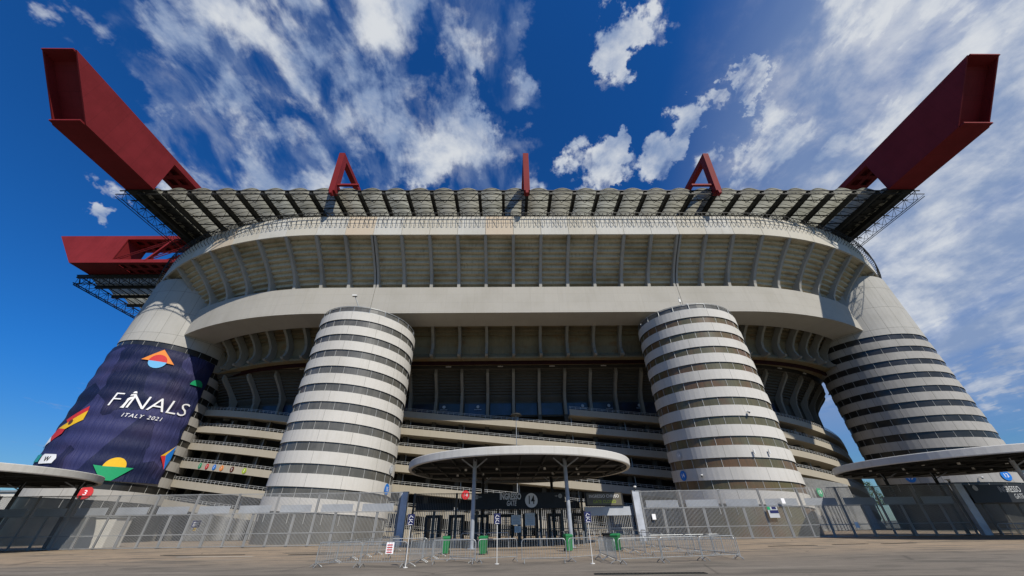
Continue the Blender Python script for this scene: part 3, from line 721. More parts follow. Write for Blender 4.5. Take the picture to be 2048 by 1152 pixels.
# ------------------------------------------------------------------ banner on the left tower
bcx, bcy, br_ = -78.0, 78.9, 10.85
def bp_(deg, z, dr=0.0):
    th = radians(deg); r = br_+dr; return (bcx+r*sin(th), bcy-r*cos(th), z)
banner = thing('banner', 'huge navy event banner reading FINALS ITALY 2021 wrapped round the left corner tower', 'banner', (-78, 68, 9))
bm = MB(); A0, A1, NA, NZ = -70, 83.5, 90, 70; zb0, zb1 = 9.05, 34.35
def rip(deg, z): return 0.085*sin(2*pi*(z+2.87*deg/360)/2.87) + 0.02*sin(deg*0.9+z*0.5) + 0.02*sin(deg*2.3-z*0.35)
for i in range(NA+1):
    d = A0+(A1-A0)*i/NA
    for j in range(NZ+1):
        top = 34.15 - max(0, d)*0.012; z = zb0+(top-zb0)*j/NZ; bm.v.append(bp_(d, z, rip(d, z)))
for i in range(NA):
    for j in range(NZ):
        a = i*(NZ+1)+j; q = [a, a+NZ+1, a+NZ+2, a+1]
        uvf = lambda ix: ((A0+(A1-A0)*(ix//(NZ+1))/NA)*br_*pi/180, zb0+(zb1-zb0)*(ix % (NZ+1))/NZ)
        bm.face(q, 0, [uvf(x) for x in q])
bm.build('cloth', 'banner', banner, smooth=True)
def patch(name, poly, mat, dr=0.16, sub=True):
    """polygon in (deg, z) coordinates laid on the cloth"""
    b = bmesh.new(); vs = [b.verts.new((x, y, 0)) for x, y in poly]; b.faces.new(vs)
    bmesh.ops.triangulate(b, faces=b.faces[:])
    for _ in range(3):
        es = [e for e in b.edges if abs(e.verts[0].co.x-e.verts[1].co.x) > 5]
        if not es: break
        bmesh.ops.subdivide_edges(b, edges=es, cuts=1); bmesh.ops.triangulate(b, faces=b.faces[:])
    mb = MB(); b.verts.index_update()
    for v in b.verts: mb.v.append(bp_(v.co.x, v.co.y, dr))
    for f in b.faces: mb.face([v.index for v in f.verts])
    b.free(); return mb.build(name, mat, banner)
def disc(cx_, cz_, rm, a0=0, a1=360, n=28):
    k = 180/(pi*br_); pts = [(cx_+k*rm*cos(radians(a0+(a1-a0)*i/n)), cz_+rm*sin(radians(a0+(a1-a0)*i/n))) for i in range(n + (0 if a1-a0 == 360 else 1))]
    return pts
patch('orange_triangle', [(16.1, 30.86), (44.4, 30.62), (30.4, 33.4)], 'c_orange')
patch('red_half_disc', disc(30.3, 30.78, 1.42, 0, 180), 'c_red', 0.19)
patch('sky_half_disc', disc(30.3, 30.78, 1.42, 180, 360), 'c_sky', 0.19)
patch('green_half_disc', disc(72.4, 27.6, 1.25, 0, 180), 'c_green')
patch('yellow_half_disc', disc(42.3, 11.3, 1.5, 0, 180), 'c_yellow')
patch('green_wing', [(27.8, 11.45), (38, 9.15), (45.3, 9.1), (56.2, 11.28), (48.4, 11.3), (43, 10.0), (39.5, 10.4), (36, 11.3)], 'c_green')
patch('yellow_wedge', [(72.2, 13.75), (76.5, 13.95), (82.9, 15.9)], 'c_yellow')
patch('red_wedge', [(72.2, 13.75), (76.5, 13.95), (81.3, 11.5)], 'c_red')
patch('blue_wedge', [(76.5, 13.95), (82.9, 15.9), (83.2, 13.4), (81.3, 11.5)], 'c_blue')
# striped kite flag: red, yellow, red above red and white
patch('flag_red_stripe', [(-3.2, 21.32), (-1.9, 20.5), (-17.5, 18.4), (-22, 19.0)], 'c_red')
patch('flag_yellow_stripe', [(-1.9, 20.5), (-1.1, 18.82), (-14.8, 17.3), (-27, 17.6), (-17.5, 18.4)], 'c_yellow')
patch('flag_crest', disc(-13.2, 18.5, 0.45), 'c_brown', 0.2)
patch('flag_red_stripe', [(-14.8, 17.3), (-15.2, 16.5), (-26, 15.3), (-33, 16.3), (-27, 17.6)], 'c_red')
patch('flag_white_stripe', [(-33, 16.3), (-26, 15.3), (-39.7, 14.5), (-46, 14.6), (-44, 16.0)], 'c_white')
patch('teal_label', [(-40, 12.05), (-40, 13.3), (-24, 13.15), (-24, 11.95)], 'c_teal')
patch('logo_plate', [(-21.5, 11.9), (-22, 12.9), (-20, 13.2), (-5, 13.0), (-3, 12.4), (-4.5, 11.6), (-20, 11.6)], 'c_white')
lg = MB()
for p, q in (((-15, 12.7), (-13.5, 12.0)), ((-13.5, 12.0), (-12, 12.7)), ((-12, 12.7), (-10.5, 12.0)), ((-10.5, 12.0), (-9, 12.7))): lg.bar(bp_(*p, 0.2), bp_(*q, 0.2), 0.12, 0.04)
lg.build('logo_mark', 'c_black', banner)
k_ = 180/(pi*br_)
tx = MB()
add_text(tx, 'F', 3.75, lambda x, y: bp_(15.6+k_*(x+y*0.12), 22.55+y*0.98, 0.17), sx=1.02, bold=-0.05)
add_text(tx, 'NALS', 3.75, lambda x, y: bp_(51.2+k_*(x+y*0.12), 22.38+y*0.98, 0.17), sx=1.08, bold=-0.03, spacing=1.0)
tx.build('banner_title', 'c_white', banner)
for wd_, c_ in (('ITALY', 35.2), ('2021', 52.4)):
    add = MB(); add_text(add, wd_, 0.98, lambda x, y: bp_(c_+k_*(x+y*0.2), 19.95+y, 0.17), sx=1.02, spacing=1.2)
    add.build('banner_subtitle', 'c_white', banner)
c0 = 25.6; L_ = lambda x, z: (c0+k_*x, 22.5+z)
patch('trophy_emblem', [L_(-.62, -1.28), L_(-.05, -1.3), L_(-.02, -1.0), L_(.12, .1), L_(.42, .55), L_(.55, .95), L_(.05, .8), L_(-.25, .45), L_(-.28, -.2), L_(-.45, -1.0)], 'c_white')
patch('trophy_emblem', [L_(-.1, 1.0), L_(.62, 1.15), L_(.75, 1.45), L_(-.02, 1.3)], 'c_white')
patch('trophy_emblem', [L_(.05, 1.5), L_(.7, 1.6), L_(.5, 1.95), L_(.2, 1.9)], 'c_white')

# ------------------------------------------------------------------ small round signs and cameras
def disc_sign(name, pos, normal, r, mat, label, txt=None, tm='c_white', cat='sign', group=None, thick=0.04):
    n = Vector(normal).normalized(); tg = Vector((0, 0, 1)).cross(n).normalized(); tg = -tg if tg.x < 0 else tg
    o = thing(name, label, cat, pos, 0, group); p = Vector(pos)
    mb = MB(); mb.prism([p + tg*r*cos(2*pi*k/28)+Vector((0, 0, 1))*r*sin(2*pi*k/28) for k in range(28)], n*thick); mb.build('disc', mat, o)
    if txt:
        tb_ = MB(); rows = txt.split('\n')
        for i, row in enumerate(rows):
            sz = r*1.1 if len(rows) == 1 else r*0.62
            add_text(tb_, row, sz, lambda x, y, i=i: p + n*(thick+0.012) + tg*x + Vector((0, 0, 1))*(y + ((len(rows)-1)/2-i)*r*0.55), bold=0.01*r)
        tb_.build('lettering', tm, o)
    return o
def on_tower(cx_, cy_, r, az_deg, z): 
    th = radians(az_deg); return (cx_+r*sin(th), cy_-r*cos(th), z), (sin(th), -cos(th), 0)
p, n = on_tower(-27.5, 63.5, 9.06, 81, 6.5); disc_sign('round_sign', p, n, 0.75, 'c_blue', 'blue round sign on the lowest ring of the grey paned tower', '15')
p, n = on_tower(-27.5, 63.5, 9.06, 84, 9.3); disc_sign('round_sign', p, n, 0.62, 'c_grey', 'pale round sign on the second ring of the grey paned tower', '15', 'c_white')
p, n = on_tower(36.2, 63.2, 9.06, -77, 7.7); disc_sign('round_sign', p, n, 0.7, 'c_blue', 'blue round sign on the lowest ring of the brown paned tower', '14')
p, n = on_tower(36.2, 63.2, 9.06, -76, 10.5); disc_sign('round_sign', p, n, 0.6, 'c_grey', 'pale round sign on the second ring of the brown paned tower', '14', 'c_white')
p, n = on_tower(88.1, 78.9, 10.66, -73, 8.3); disc_sign('round_sign', p, n, 0.8, 'c_blue', 'blue round sign in the shade under the right canopy, left of the other blue one', '13')
p, n = on_tower(88.1, 78.9, 10.66, -4, 7.8); disc_sign('round_sign', p, n, 0.8, 'c_blue', 'bright blue round sign on the right corner tower beside the canopy column', '13')
p, n = on_tower(-78, 78.9, 10.66, 33, 7.2); disc_sign('round_sign', p, n, 0.95, 'c_red', 'red round sign with a 3 below the navy banner', '3')
for i, (x, mt_, nm) in enumerate(((-60.35, 'c_green', 'green'), (-58.84, 'c_red', 'red'), (-57.3, 'c_blue', 'blue'), (-55.8, 'c_orange', 'orange'), (-53.7, 'c_brown', 'brown'), (-51.3, 'c_lime', 'olive'))):
    s = -SL - 0.0
    t_ = math.asin(min(1, (-(x) - 38)/49.9)); s = -(SL+RA*t_); q, nn, _ = path(s)
    pos = Vector(pt(s, -16.14, 22.45-3.47*4-SLOPE*(s+26.6)-0.62))
    disc_sign('round_sign', pos, nn, 0.5, mt_, '%s round sticker in the row of six on the lowest ramp wall at left' % nm, 'M\nB', group='coloured round stickers on the ramp wall')
disc_sign('round_sign', (-8.0, 77.7, 6.6), (0, -1, 0), 0.75, 'c_red', 'red round sign on the lowest ramp wall left of the gate sign', '14')
disc_sign('round_sign', (61.5, 79.0, 6.3), (0.35, -0.93, 0), 0.8, 'c_green', 'green round sign on the lowest ramp wall right of the brown paned tower', '13')
def dome_cam(pos, label):
    o = thing('dome_camera', label, 'camera', pos, 0, 'dome security cameras'); x, y, z = pos
    b = MB(); b.cyl(x, y, z-0.12, z, 0.10, 0.13, 12); b.cyl(x, y, z, z+0.12, 0.2, 0.16, 14); b.bar((x, y, z+0.1), (x, y+0.45, z+0.1), 0.08); b.build('housing', 'white', o)
    d = MB(); d.cyl(x, y, z-0.24, z-0.12, 0.07, 0.15, 14); d.build('dome', 'black', o)
dome_cam((36.5, 53.8, 15.4), 'white dome camera high on the brown paned tower')
dome_cam((28.6, 57.8, 7.4), 'white dome camera low on the brown paned tower beside the blue sign')
dome_cam((83.5, 68.8, 7.6), 'white dome camera on the right corner tower under the canopy')
for x, lb in ((35.2, 'left of the pair of small white floodlights on the brown paned tower'), (37.4, 'right of the pair of small white floodlights on the brown paned tower')):
    o = thing('floodlight', lb, 'floodlight', (x, 54.1, 9.9), 0, 'small floodlights on the brown paned tower')
    MB().box(x-.1, x+.1, 53.9, 54.05, 9.6, 10.2).build('housing', 'white', o); MB().bar((x, 54.05, 9.9), (x, 54.3, 9.9), 0.06).build('bracket', 'galv', o)
o = thing('roof_lamp', 'thin lamp on an arm leaning over the top of the grey paned tower', 'lamp', (-27.6, 58.5, 34.6))
MB().tube([(-27.6, 58.5, 34.6), (-28.6, 57.9, 37.2), (-29.4, 57.5, 38.9)], 0.09, 6).build('pole', 'galv', o); MB().box(-29.9, -29.0, 57.2, 57.7, 38.85, 39.15).build('head', 'white', o)
o = thing('street_lamp', 'slim lamp post with round disc head rising behind the central canopy', 'street lamp', (1.5, 60, 0))
pl = MB(); pl.cyl(1.5, 60, 0, 16.8, 0.09, 0.06, 8); pl.build('pole', 'galv', o); hd = MB(); hd.cyl(1.5, 60, 16.75, 17.0, 0.95, 0.75, 24); hd.build('lamp_head', 'steel', o)
o = thing('roof_mast', 'cluster of small antennas on top of the brown paned tower', 'antenna', (33, 56.2, 34.5))
a_ = MB(); a_.tube([(33, 56.2, 34.4), (33, 56.2, 37.4)], 0.05, 5)
a_.build('mast', 'galv', o); a_ = MB(); a_.box(32.75, 33.1, 56.0, 56.15, 36.3, 36.9); a_.box(34.0, 34.3, 56.0, 56.2, 35.4, 35.9); a_.bar((33, 56.2, 35.6), (34.1, 56.1, 35.6), 0.05); a_.build('aerial', 'white', o)

# ------------------------------------------------------------------ gate canopies
def canopy(cx_, cy_, R_, cols, label, name='gate_canopy', zc=6.65, spots=True):
    o = thing(name, label, 'canopy', (cx_, cy_, 0), 0, 'round canopies over the gates')
    rim = MB(); n = 96; b = 0
    prof = [(R_-0.35, zc+0.02), (R_-0.05, zc), (R_, zc+0.08), (R_, zc+0.64), (R_-0.05, zc+0.70), (R_-0.5, zc+0.70)]
    for i in range(n):
        th = 2*pi*i/n; rim.v += [(cx_+r*cos(th), cy_+r*sin(th), z) for r, z in prof]
    k = len(prof)
    for i in range(n):
        for j in range(k-1): a = i*k+j; a2 = ((i+1) % n)*k+j; rim.face([a, a2, a2+1, a+1])
    rim.build('rim', 'rimpaint', o)
    sf = MB(); sf.cyl(cx_, cy_, zc+0.32, zc+0.64, R_-0.4, n=96)
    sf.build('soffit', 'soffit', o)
    bm_ = MB(); m_ = 7
    for i in range(-5, 6):
        x = i*R_/5.6; hh = math.sqrt(max(0, (R_-.5)**2-x*x)); bm_.box(cx_+x-.07, cx_+x+.07, cy_-hh, cy_+hh, zc+.12, zc+.32)
    for i in (-2, 0, 2):
        y = i*R_/5; hh = math.sqrt((R_-.5)**2-y*y); bm_.box(cx_-hh, cx_+hh, cy_+y-.12, cy_+y+.12, zc+.02, zc+.3)
    bm_.build('soffit_beams', 'steel', o)
    for (dx, dy, mt_) in cols:
        c = MB(); c.cyl(cx_+dx, cy_+dy, 0, zc+0.3, 0.18, n=18); c.cyl(cx_+dx, cy_+dy, 0, 0.05, 0.4, n=18)
        c.build('column', mt_, o)
        s_ = MB()
        for ax, ay in ((1.2, 0), (-1.2, 0)): s_.bar((cx_+dx, cy_+dy, zc-0.5), (cx_+dx+ax, cy_+dy+ay*.0-0.9, zc+.25), 0.07, 0.10)
        s_.build('bracket', 'column', o)
    if spots:
        for dx, dy in ((-6, -1), (-2.5, -1.5), (2.8, -1.5), (6.5, -1), (-4.3, 3), (0, 3.5), (4.2, 3), (-7.5, 4), (7.5, 4), (0, 7), (-4, 7), (4, 7)):
            q = MB(); q.cyl(cx_+dx, cy_+dy, zc+.1, zc+.3, .13, n=12); q.build('downlight', 'c_lamp', o)
    return o
canopy(1.35, 45.0, 12.3, [(-4.45, -7.6, 'column'), (4.2, -7.6, 'column'), (-4.5, 7, 'black'), (4.4, 7, 'black')], 'central white rimmed round canopy on columns over the gate marked 14')
canopy(-58.0, 41.2, 11.8, [(6.2, 8.0, 'black'), (-1.0, 8.2, 'black')], 'left white rimmed round canopy cut by the left frame edge', spots=False, zc=6.4)
canopy(51.6, 43.2, 11.9, [(-0.7, -4.7, 'post'), (-2.8, 7.6, 'black'), (3.8, 7.6, 'black')], 'right white rimmed round canopy cut by the right frame edge', spots=True, zc=6.4)

# ------------------------------------------------------------------ fences
def fence(name, x0, y0, x1, y1, h0, h1, label, mat, lean=0.0, sheet=True, step=0.155, panel=5.0, sheetm='sheet', bt=0):
    o = thing(name, label, 'fence', ((x0+x1)/2, (y0+y1)/2, 0)); L = hypot(x1-x0, y1-y0); n = int(L/step)
    P = lambda u, z, d=0: (x0+(x1-x0)*u + (y1-y0)/L*d, y0+(y1-y0)*u - (x1-x0)/L*d, z)
    H_ = lambda u: h0+(h1-h0)*u
    sl_ = MB()
    for i in range(n+1):
        u = i/n; sl_.bar(P(u, 0.08), P(u, H_(u)), 0.04, 0.018)
    sl_.build('bars', mat, o)
    rl = MB()
    for z in (0.1, 1.25, 3.15): rl.bar(P(0, z, -0.05), P(1, z, -0.05), 0.05, 0.08)
    rl.bar(P(0, h0-0.06, -0.05), P(1, h1-0.06, -0.05), 0.05, 0.07); rl.build('rails', mat, o)
    m_ = max(1, round(L/panel))
    for i in range(m_+1):
        u = i/m_; q = MB(); q.bar(P(u, 0, -0.14), P(u, H_(u)+0.02, -0.14), 0.22, 0.12); q.build('post', mat, o)
    for i in range(m_):
        u = (i+0.5)/m_; q = MB(); q.bar(P(u, 0, -0.14), P(u, 3.15, -0.14), 0.28, 0.10); q.build('stile', mat, o)
    if sheet:
        q = MB()
        for i in range(m_):
            u0, u1 = i/m_+0.012, (i+1)/m_-0.012
            q.poly([P(u0, 3.22, -0.10), P(u1, 3.22, -0.10), P(u1, 3.95, -0.10), P(u0, 3.95, -0.10)])
        q.build('sheet_band', sheetm, o)
    return o, P
fence('fence', -60.2, 48.9, -12.6, 47.8, 5.25, 5.1, 'grey vertical bar fence running left of the gate posts', 'fence')
fence('fence', 16.2, 49.2, 55.3, 49.6, 4.95, 5.2, 'grey vertical bar fence running right of the gate as far as the leaning post', 'fence')
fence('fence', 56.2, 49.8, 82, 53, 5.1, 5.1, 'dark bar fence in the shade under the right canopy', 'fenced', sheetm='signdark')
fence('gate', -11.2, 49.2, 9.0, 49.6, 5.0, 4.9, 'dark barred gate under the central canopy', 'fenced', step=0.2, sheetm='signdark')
fence('gate', 9.2, 49.6, 14.7, 49.4, 3.0, 3.0, 'short barred gate below the display board', 'rail', step=0.2, sheet=False)
def gpost(x, y, h, label, wd=0.95, m='post', rz=0):
    o = thing('gate_post', label, 'post', (x, y, 0), 0, 'broad painted steel gate posts')
    b = MB(); b.box(x-wd/2, x+wd/2, y-.25, y+.25, 0, h); b.build('shaft', m, o)
    c = MB(); c.box(x-wd/2-.04, x+wd/2+.04, y-.29, y+.29, h+0.002, h+.06); c.build('cap', 'galv', o); return o
gpost(-11.9, 47.4, 5.0, 'blue grey gate post left of the central canopy', 0.75)
gpost(15.45, 48.9, 4.9, 'pale gate post right of the display board', 0.8)
gpost(55.9, 49.3, 5.2, 'blue grey gate post at the end of the right fence')
gpost(-60.8, 48.6, 5.35, 'pale gate post at the far left below the canopy', 1.1)
dome_cam((15.45, 48.5, 5.3), 'dome camera on top of the pale gate post')
dome_cam((55.0, 49.0, 5.6), 'dome camera above the gate post of the right fence')
dome_cam((-60.6, 48.4, 5.75), 'dome camera on the pale gate post at the far left')

# signs of the gate
def V3(x, y, z): return Vector((x, y, z))
def flat(y, x0, z0): return lambda x, z: (x0+x, y, z0+z)
o = thing('gate_sign', 'long dark sign reading INGRESSO GATE 14 under the central canopy', 'sign', (1.3, 47, 3.2))
MB().box(-4.1, 6.6, 46.95, 47.15, 3.2, 4.78).build('panel', 'signdark', o)
q = MB(); add_text(q, 'INGRESSO', 0.86, flat(46.93, 0.35, 4.38), sx=0.62, bold=0.03); q.build('lettering', 'c_white', o)
q = MB(); add_text(q, 'GATE', 0.72, flat(46.93, 0.45, 3.72), sx=0.62, italic=0.2, bold=0.012); q.build('lettering', 'c_white', o)
q = MB(); q.prism([(2.75+.72*cos(2*pi*k/32), 46.93, 4.0+.72*sin(2*pi*k/32)) for k in range(32)], (0, .03, 0)); q.build('number_disc', 'c_white', o)
q = MB(); add_text(q, '14', 1.15, flat(46.905, 2.72, 4.0), sx=0.72, bold=0.02); q.build('lettering', 'c_black', o)
for xx, tx_, ar in ((-3.55, '13', 1), (6.1, '15', -1)):
    q = MB(); q.prism([(xx+.22*cos(2*pi*k/24), 46.93, 4.4+.22*sin(2*pi*k/24)) for k in range(24)], (0, .03, 0)); q.build('number_disc', 'c_grey', o)
    q = MB(); add_text(q, tx_, 0.32, flat(46.905, xx, 4.4)); q.build('lettering', 'c_black', o)
    q = MB(); q.bar((xx+ar*.35, 46.92, 4.4), (xx+ar*.62, 46.92, 4.4), .02, .05); q.poly([(xx+ar*.3, 46.91, 4.4), (xx+ar*.42, 46.91, 4.5), (xx+ar*.42, 46.91, 4.3)]); q.build('arrow', 'c_grey', o)
o = thing('display_board', 'display board reading INGRESSO CHIUSO GATE CLOSED beside the pale gate post', 'display board', (11.2, 47.5, 3.4))
MB().box(9.05, 13.5, 47.5, 47.75, 3.35, 4.75).build('casing', 'black', o); MB().box(9.25, 13.3, 47.46, 47.5, 3.45, 4.65).build('screen', 'led', o)
q = MB(); add_text(q, 'INGRESSO CHIUSO', 0.44, flat(47.44, 11.28, 4.33), sx=0.94); q.build('lettering', 'c_white', o)
q = MB(); add_text(q, 'GATE CLOSED', 0.44, flat(47.44, 11.28, 3.78), sx=0.94); q.build('lettering', 'c_lime', o)
o = thing('info_board', 'pale blank board under the display board by the pale gate post', 'board', (11.4, 47.7, 2.5))
MB().box(8.95, 14.2, 47.7, 47.85, 2.45, 3.3).build('panel', 'sheet', o)
for x, z, w_, h_, lb in ((0.55, 2.1, 1.1, .95, 'white notice sheet on the gate bars, left of two'), (2.15, 2.0, 1.15, 1.25, 'white notice sheet on the gate bars, the larger one at right'), (0.9, 1.35, .75, .65, 'small white notice sheet hanging below the left notice')):
    q = MB(); q.box(x-.1, x-.1+w_, 48.95, 48.97, z-.4, z-.4+h_)
    o = thing('notice', lb, 'notice', (x, 48.95, z)); q.build('sheet', 'c_white', o)
    q = MB()
    for i in range(5): q.box(x+.05, x+w_-.3, 48.935, 48.94, z-.25+i*h_/6.5, z-.22+i*h_/6.5)
    q.build('print_lines', 'c_grey', o)
o = thing('gate_sign', 'dark sign reading INGRESSO GATE 13 in the shade under the right canopy', 'sign', (62, 49, 3.2))
MB().box(56.9, 68.5, 49.25, 49.4, 3.2, 5.1).build('panel', 'signdark', o)
q = MB(); add_text(q, 'INGRESSO', 0.9, flat(49.23, 62.2, 4.55), sx=0.66, bold=0.01); q.build('lettering', 'c_grey', o)
q = MB(); add_text(q, 'GATE', 0.75, flat(49.23, 62.8, 3.8), sx=0.62, italic=0.2); q.build('lettering', 'c_grey', o)
q = MB(); q.prism([(58+.3*cos(2*pi*k/24), 49.23, 4.75+.3*sin(2*pi*k/24)) for k in range(24)], (0, .02, 0)); q.build('number_disc', 'c_grey', o)
o = thing('display_board', 'unlit display board behind the pale post at the far left edge', 'display board', (-65, 50, 3.8))
MB().box(-69, -61.9, 50.3, 50.6, 3.9, 5.4).build('casing', 'black', o); MB().box(-68.8, -62.2, 50.26, 50.3, 4.05, 5.25).build('screen', 'led', o); MB().box(-69, -61.6, 50.4, 50.5, 2.9, 3.85).build('lower_panel', 'sheet', o)
o = thing('poster', 'blue and white poster with a green corner on the right fence', 'poster', (31.2, 48.9, 2.2))
MB().box(30.95, 32.15, 48.95, 48.98, 2.0, 3.1).build('sheet', 'c_grey', o)
q = MB(); q.box(31.15, 32.15, 48.93, 48.945, 2.45, 2.75); q.box(31.5, 32.0, 48.93, 48.945, 2.85, 3.1); q.build('print_blocks', 'c_navy', o); q = MB(); q.box(30.95, 31.3, 48.93, 48.945, 2.8, 3.1); q.build('print_blocks', 'c_green', o)
o = thing('notice', 'navy notice with white lines and a yellow tab on the left fence', 'notice', (-36.4, 49.9, 2))
MB().box(-36.9, -35.9, 49.75, 49.78, 1.9, 2.6).build('sheet', 'c_navy', o)
q = MB(); q.box(-36.75, -36.2, 49.735, 49.745, 2.35, 2.42); q.box(-36.75, -36.1, 49.735, 49.745, 2.2, 2.26); q.box(-36.75, -36.2, 49.735, 49.745, 2.05, 2.11); q.build('print_lines', 'c_white', o); q = MB(); q.box(-36.5, -36.2, 49.75, 49.77, 1.6, 1.9); q.build('tab', 'c_yellow', o)
for x, y, z, lb in ((-34.7, 49.7, 3.35, 'small white sheet high on the left fence above the navy notice'), (17.0, 48.95, 2.0, 'small white sheet on the right fence next to the pale gate post'), (33.0, 48.95, 3.4, 'small white sheet on the right fence above the poster'), (40.6, 48.95, .9, 'small white sheet low on the right fence')):
    o = thing('notice', lb, 'notice', (x, y, z)); MB().box(x, x+.42, y-.03, y, z, z+.55).build('sheet', 'c_white', o)

# turnstiles behind the gate
for i, x in enumerate((-9, -6.2, -3.2, -0.2, 2.8, 5.8, 8.6)):
    o = thing('turnstile', 'dark full height turnstile behind the barred gate, %s from the left' % ['first', 'second', 'third', 'fourth', 'fifth', 'sixth', 'seventh'][i], 'turnstile', (x, 51.5, 0), 0, 'turnstiles behind the central gate')
    b = MB(); b.box(x-.9, x-.6, 50.6, 52.4, 0, 2.5); b.box(x+.6, x+.9, 50.6, 52.4, 0, 2.5); b.box(x-.9, x+.9, 50.6, 52.4, 2.502, 2.8); b.build('housing', 'signdark', o)
    b = MB(); b.cyl(x, 51.4, 0, 2.5, .06, n=8)
    for k in range(9):
        for a in range(3): th = a*2*pi/3+.4; b.bar((x, 51.4, .4+k*.22), (x+.52*cos(th), 51.4+.52*sin(th), .4+k*.22), .035)
    b.build('rotor', 'galv', o)

# ------------------------------------------------------------------ crowd barriers
def barrier_proto():
    o = thing('crowd_barrier', 'x', 'barrier', (0, 0, 0), 0, 'steel crowd barriers in front of the gate')
    f = MB(); wd, hb = 2.28, 1.02; r_ = .13
    pts = [(-wd/2, 0, .14), (-wd/2, 0, hb-r_), (-wd/2+r_*.3, 0, hb-r_*.3), (-wd/2+r_, 0, hb), (wd/2-r_, 0, hb), (wd/2-r_*.3, 0, hb-r_*.3), (wd/2, 0, hb-r_), (wd/2, 0, .14)]
    f.tube(pts, .021, 7); f.tube([(-wd/2, 0, .22), (wd/2, 0, .22)], .017, 6); f.build('frame', 'galv', o)
    b = MB(); n = 17
    for i in range(1, n): x = -wd/2+wd*i/n; b.tube([(x, 0, .22), (x, 0, hb-.02)], .0085, 5)
    b.build('bars', 'galv', o)
    for x in (-wd/2+.12, wd/2-.12):
        q = MB(); q.tube([(x, -.30, 0.015), (x, -.25, .06), (x, -.02, .16), (x, .02, .16), (x, .25, .06), (x, .30, 0.015)], .019, 6); q.build('foot', 'galv', o)
    return o
bpz = barrier_proto(); first = [True]
def put_barrier(x0, y0, x1, y1, label):
    o = bpz if first[0] else copy_tree(bpz); first[0] = False
    o.location = ((x0+x1)/2, (y0+y1)/2, 0); o.rotation_euler = (0, 0, atan2(y1-y0, x1-x0)); o['label'] = label
ORD = ['nearest', 'second', 'third', 'fourth', 'fifth', 'sixth', 'seventh', 'eighth']
def row(x0, y0, x1, y1, n, desc):
    for i in range(n):
        put_barrier(x0+(x1-x0)*i/n, y0+(y1-y0)*i/n, x0+(x1-x0)*(i+1)/n, y0+(y1-y0)*(i+1)/n, desc % ORD[i])
row(-9.6, 22.2, -4.95, 21.6, 2, 'steel barrier at the front left corner of the pen, %s from the left corner')
row(-9.65, 22.4, -9.1, 36.2, 6, 'steel barrier of the outer left line leading to the gate, %s to the viewer')
row(-4.85, 21.8, -4.3, 28.8, 3, 'steel barrier of the inner left line behind the front corner, %s to the viewer')
row(-7.4, 27.5, -5.2, 27.8, 1, 'steel barrier with the red and white placard inside the left pen (%s)')
row(-3.95, 22.9, -1.65, 22.8, 1, 'steel barrier standing before the first green bin (%s)')
row(-1.6, 23.0, 0.55, 24.0, 1, 'steel barrier turned slightly away beside the middle sign pole (%s)')
row(0.75, 22.6, 3.0, 22.5, 1, 'steel barrier facing front right of the middle sign pole (%s)')
row(3.1, 22.7, 5.2, 24.2, 1, 'steel barrier slanting back behind the right sign pole (%s)')
row(-1.7, 23.2, -3.3, 25.0, 1, 'steel barrier slanting back behind the second green bin (%s)')
row(5.4, 21.2, 12.2, 22.9, 3, 'steel barrier of the front right line, %s from the middle')
row(12.2, 23.1, 11.4, 36.9, 6, 'steel barrier of the outer right line leading to the gate, %s to the viewer')
row(8.4, 26.5, 8.2, 33.4, 3, 'steel barrier of the inner right line leading to the gate, %s to the viewer')
row(5.3, 21.4, 5.5, 26.0, 2, 'steel barrier at the left end of the right pen, %s to the viewer')
row(8.6, 26.0, 13.0, 26.2, 2, 'steel barrier crossing inside the right pen, %s from the left')
o = thing('placard', 'red and white placard tied to a barrier in the left pen', 'placard', (-7.3, 27.0, .3))
MB().box(-7.5, -7.02, 26.92, 26.94, .28, .86).build('sheet', 'c_white', o)
q = MB()
for i in range(4): q.box(-7.42, -7.10, 26.9, 26.915, .34+i*.12, .39+i*.12)
q.build('print_lines', 'c_red', o)
# queue rails by the gate
def rail_proto():
    o = thing('queue_rail', 'x', 'rail', (0, 0, 0), 0, 'silver queue rails before the gate')
    f = MB(); f.tube([(0, -1.0, 0), (0, -1.0, 1.0), (0, -.9, 1.1), (0, .9, 1.1), (0, 1.0, 1.0), (0, 1.0, 0)], .035, 7); f.tube([(0, -1, .6), (0, 1, .6)], .025, 6); f.cyl(0, -1.0, 0, .02, .09, n=10); f.cyl(0, 1.0, 0, .02, .09, n=10); f.build('hoop', 'galv', o)
    return o
rp = rail_proto(); fr_ = [True]
xsr = [-8.6, -8.0, -7.2, -6.5, -5.6, -5.0, 3.0, 3.7, 4.3, 5.1, 5.7, 6.6, 7.2, 7.9, 8.6, 9.3, 10.0, 10.8, 11.6, 12.3, 13.1]
W_ = ['first', 'second', 'third', 'fourth', 'fifth', 'sixth', 'seventh', 'eighth', 'ninth', 'tenth', 'eleventh', 'twelfth', 'thirteenth', 'fourteenth', 'fifteenth']
for i, x in enumerate(xsr):
    r = rp if fr_[0] else copy_tree(rp); fr_[0] = False
    r.location = (x, 40.5+0.25*(i % 3), 0); r.rotation_euler = (0, 0, radians((i*37) % 21-10))
    r['label'] = ('silver queue rail left of the left canopy column, %s from the left' % W_[i]) if i < 6 else ('silver queue rail right of the notices, %s from the left of that cluster' % W_[i-6])
for i, x in enumerate((-3.2, -0.9)):
    r = copy_tree(rp); r.location = (x, 38.8, 0); r.rotation_euler = (0, 0, radians(90)); r['label'] = ['wide silver hoop rail around the left canopy column', 'wide silver hoop rail behind the middle sign pole'][i]
for i in range(12):
    x = 57.2+i*1.05; r = copy_tree(rp); r.location = (x, 47.6, 0); r.rotation_euler = (0, 0, radians(70-(i*53) % 50))
    r['label'] = 'silver queue rail stored under the right canopy, %s from the grey post' % W_[i]
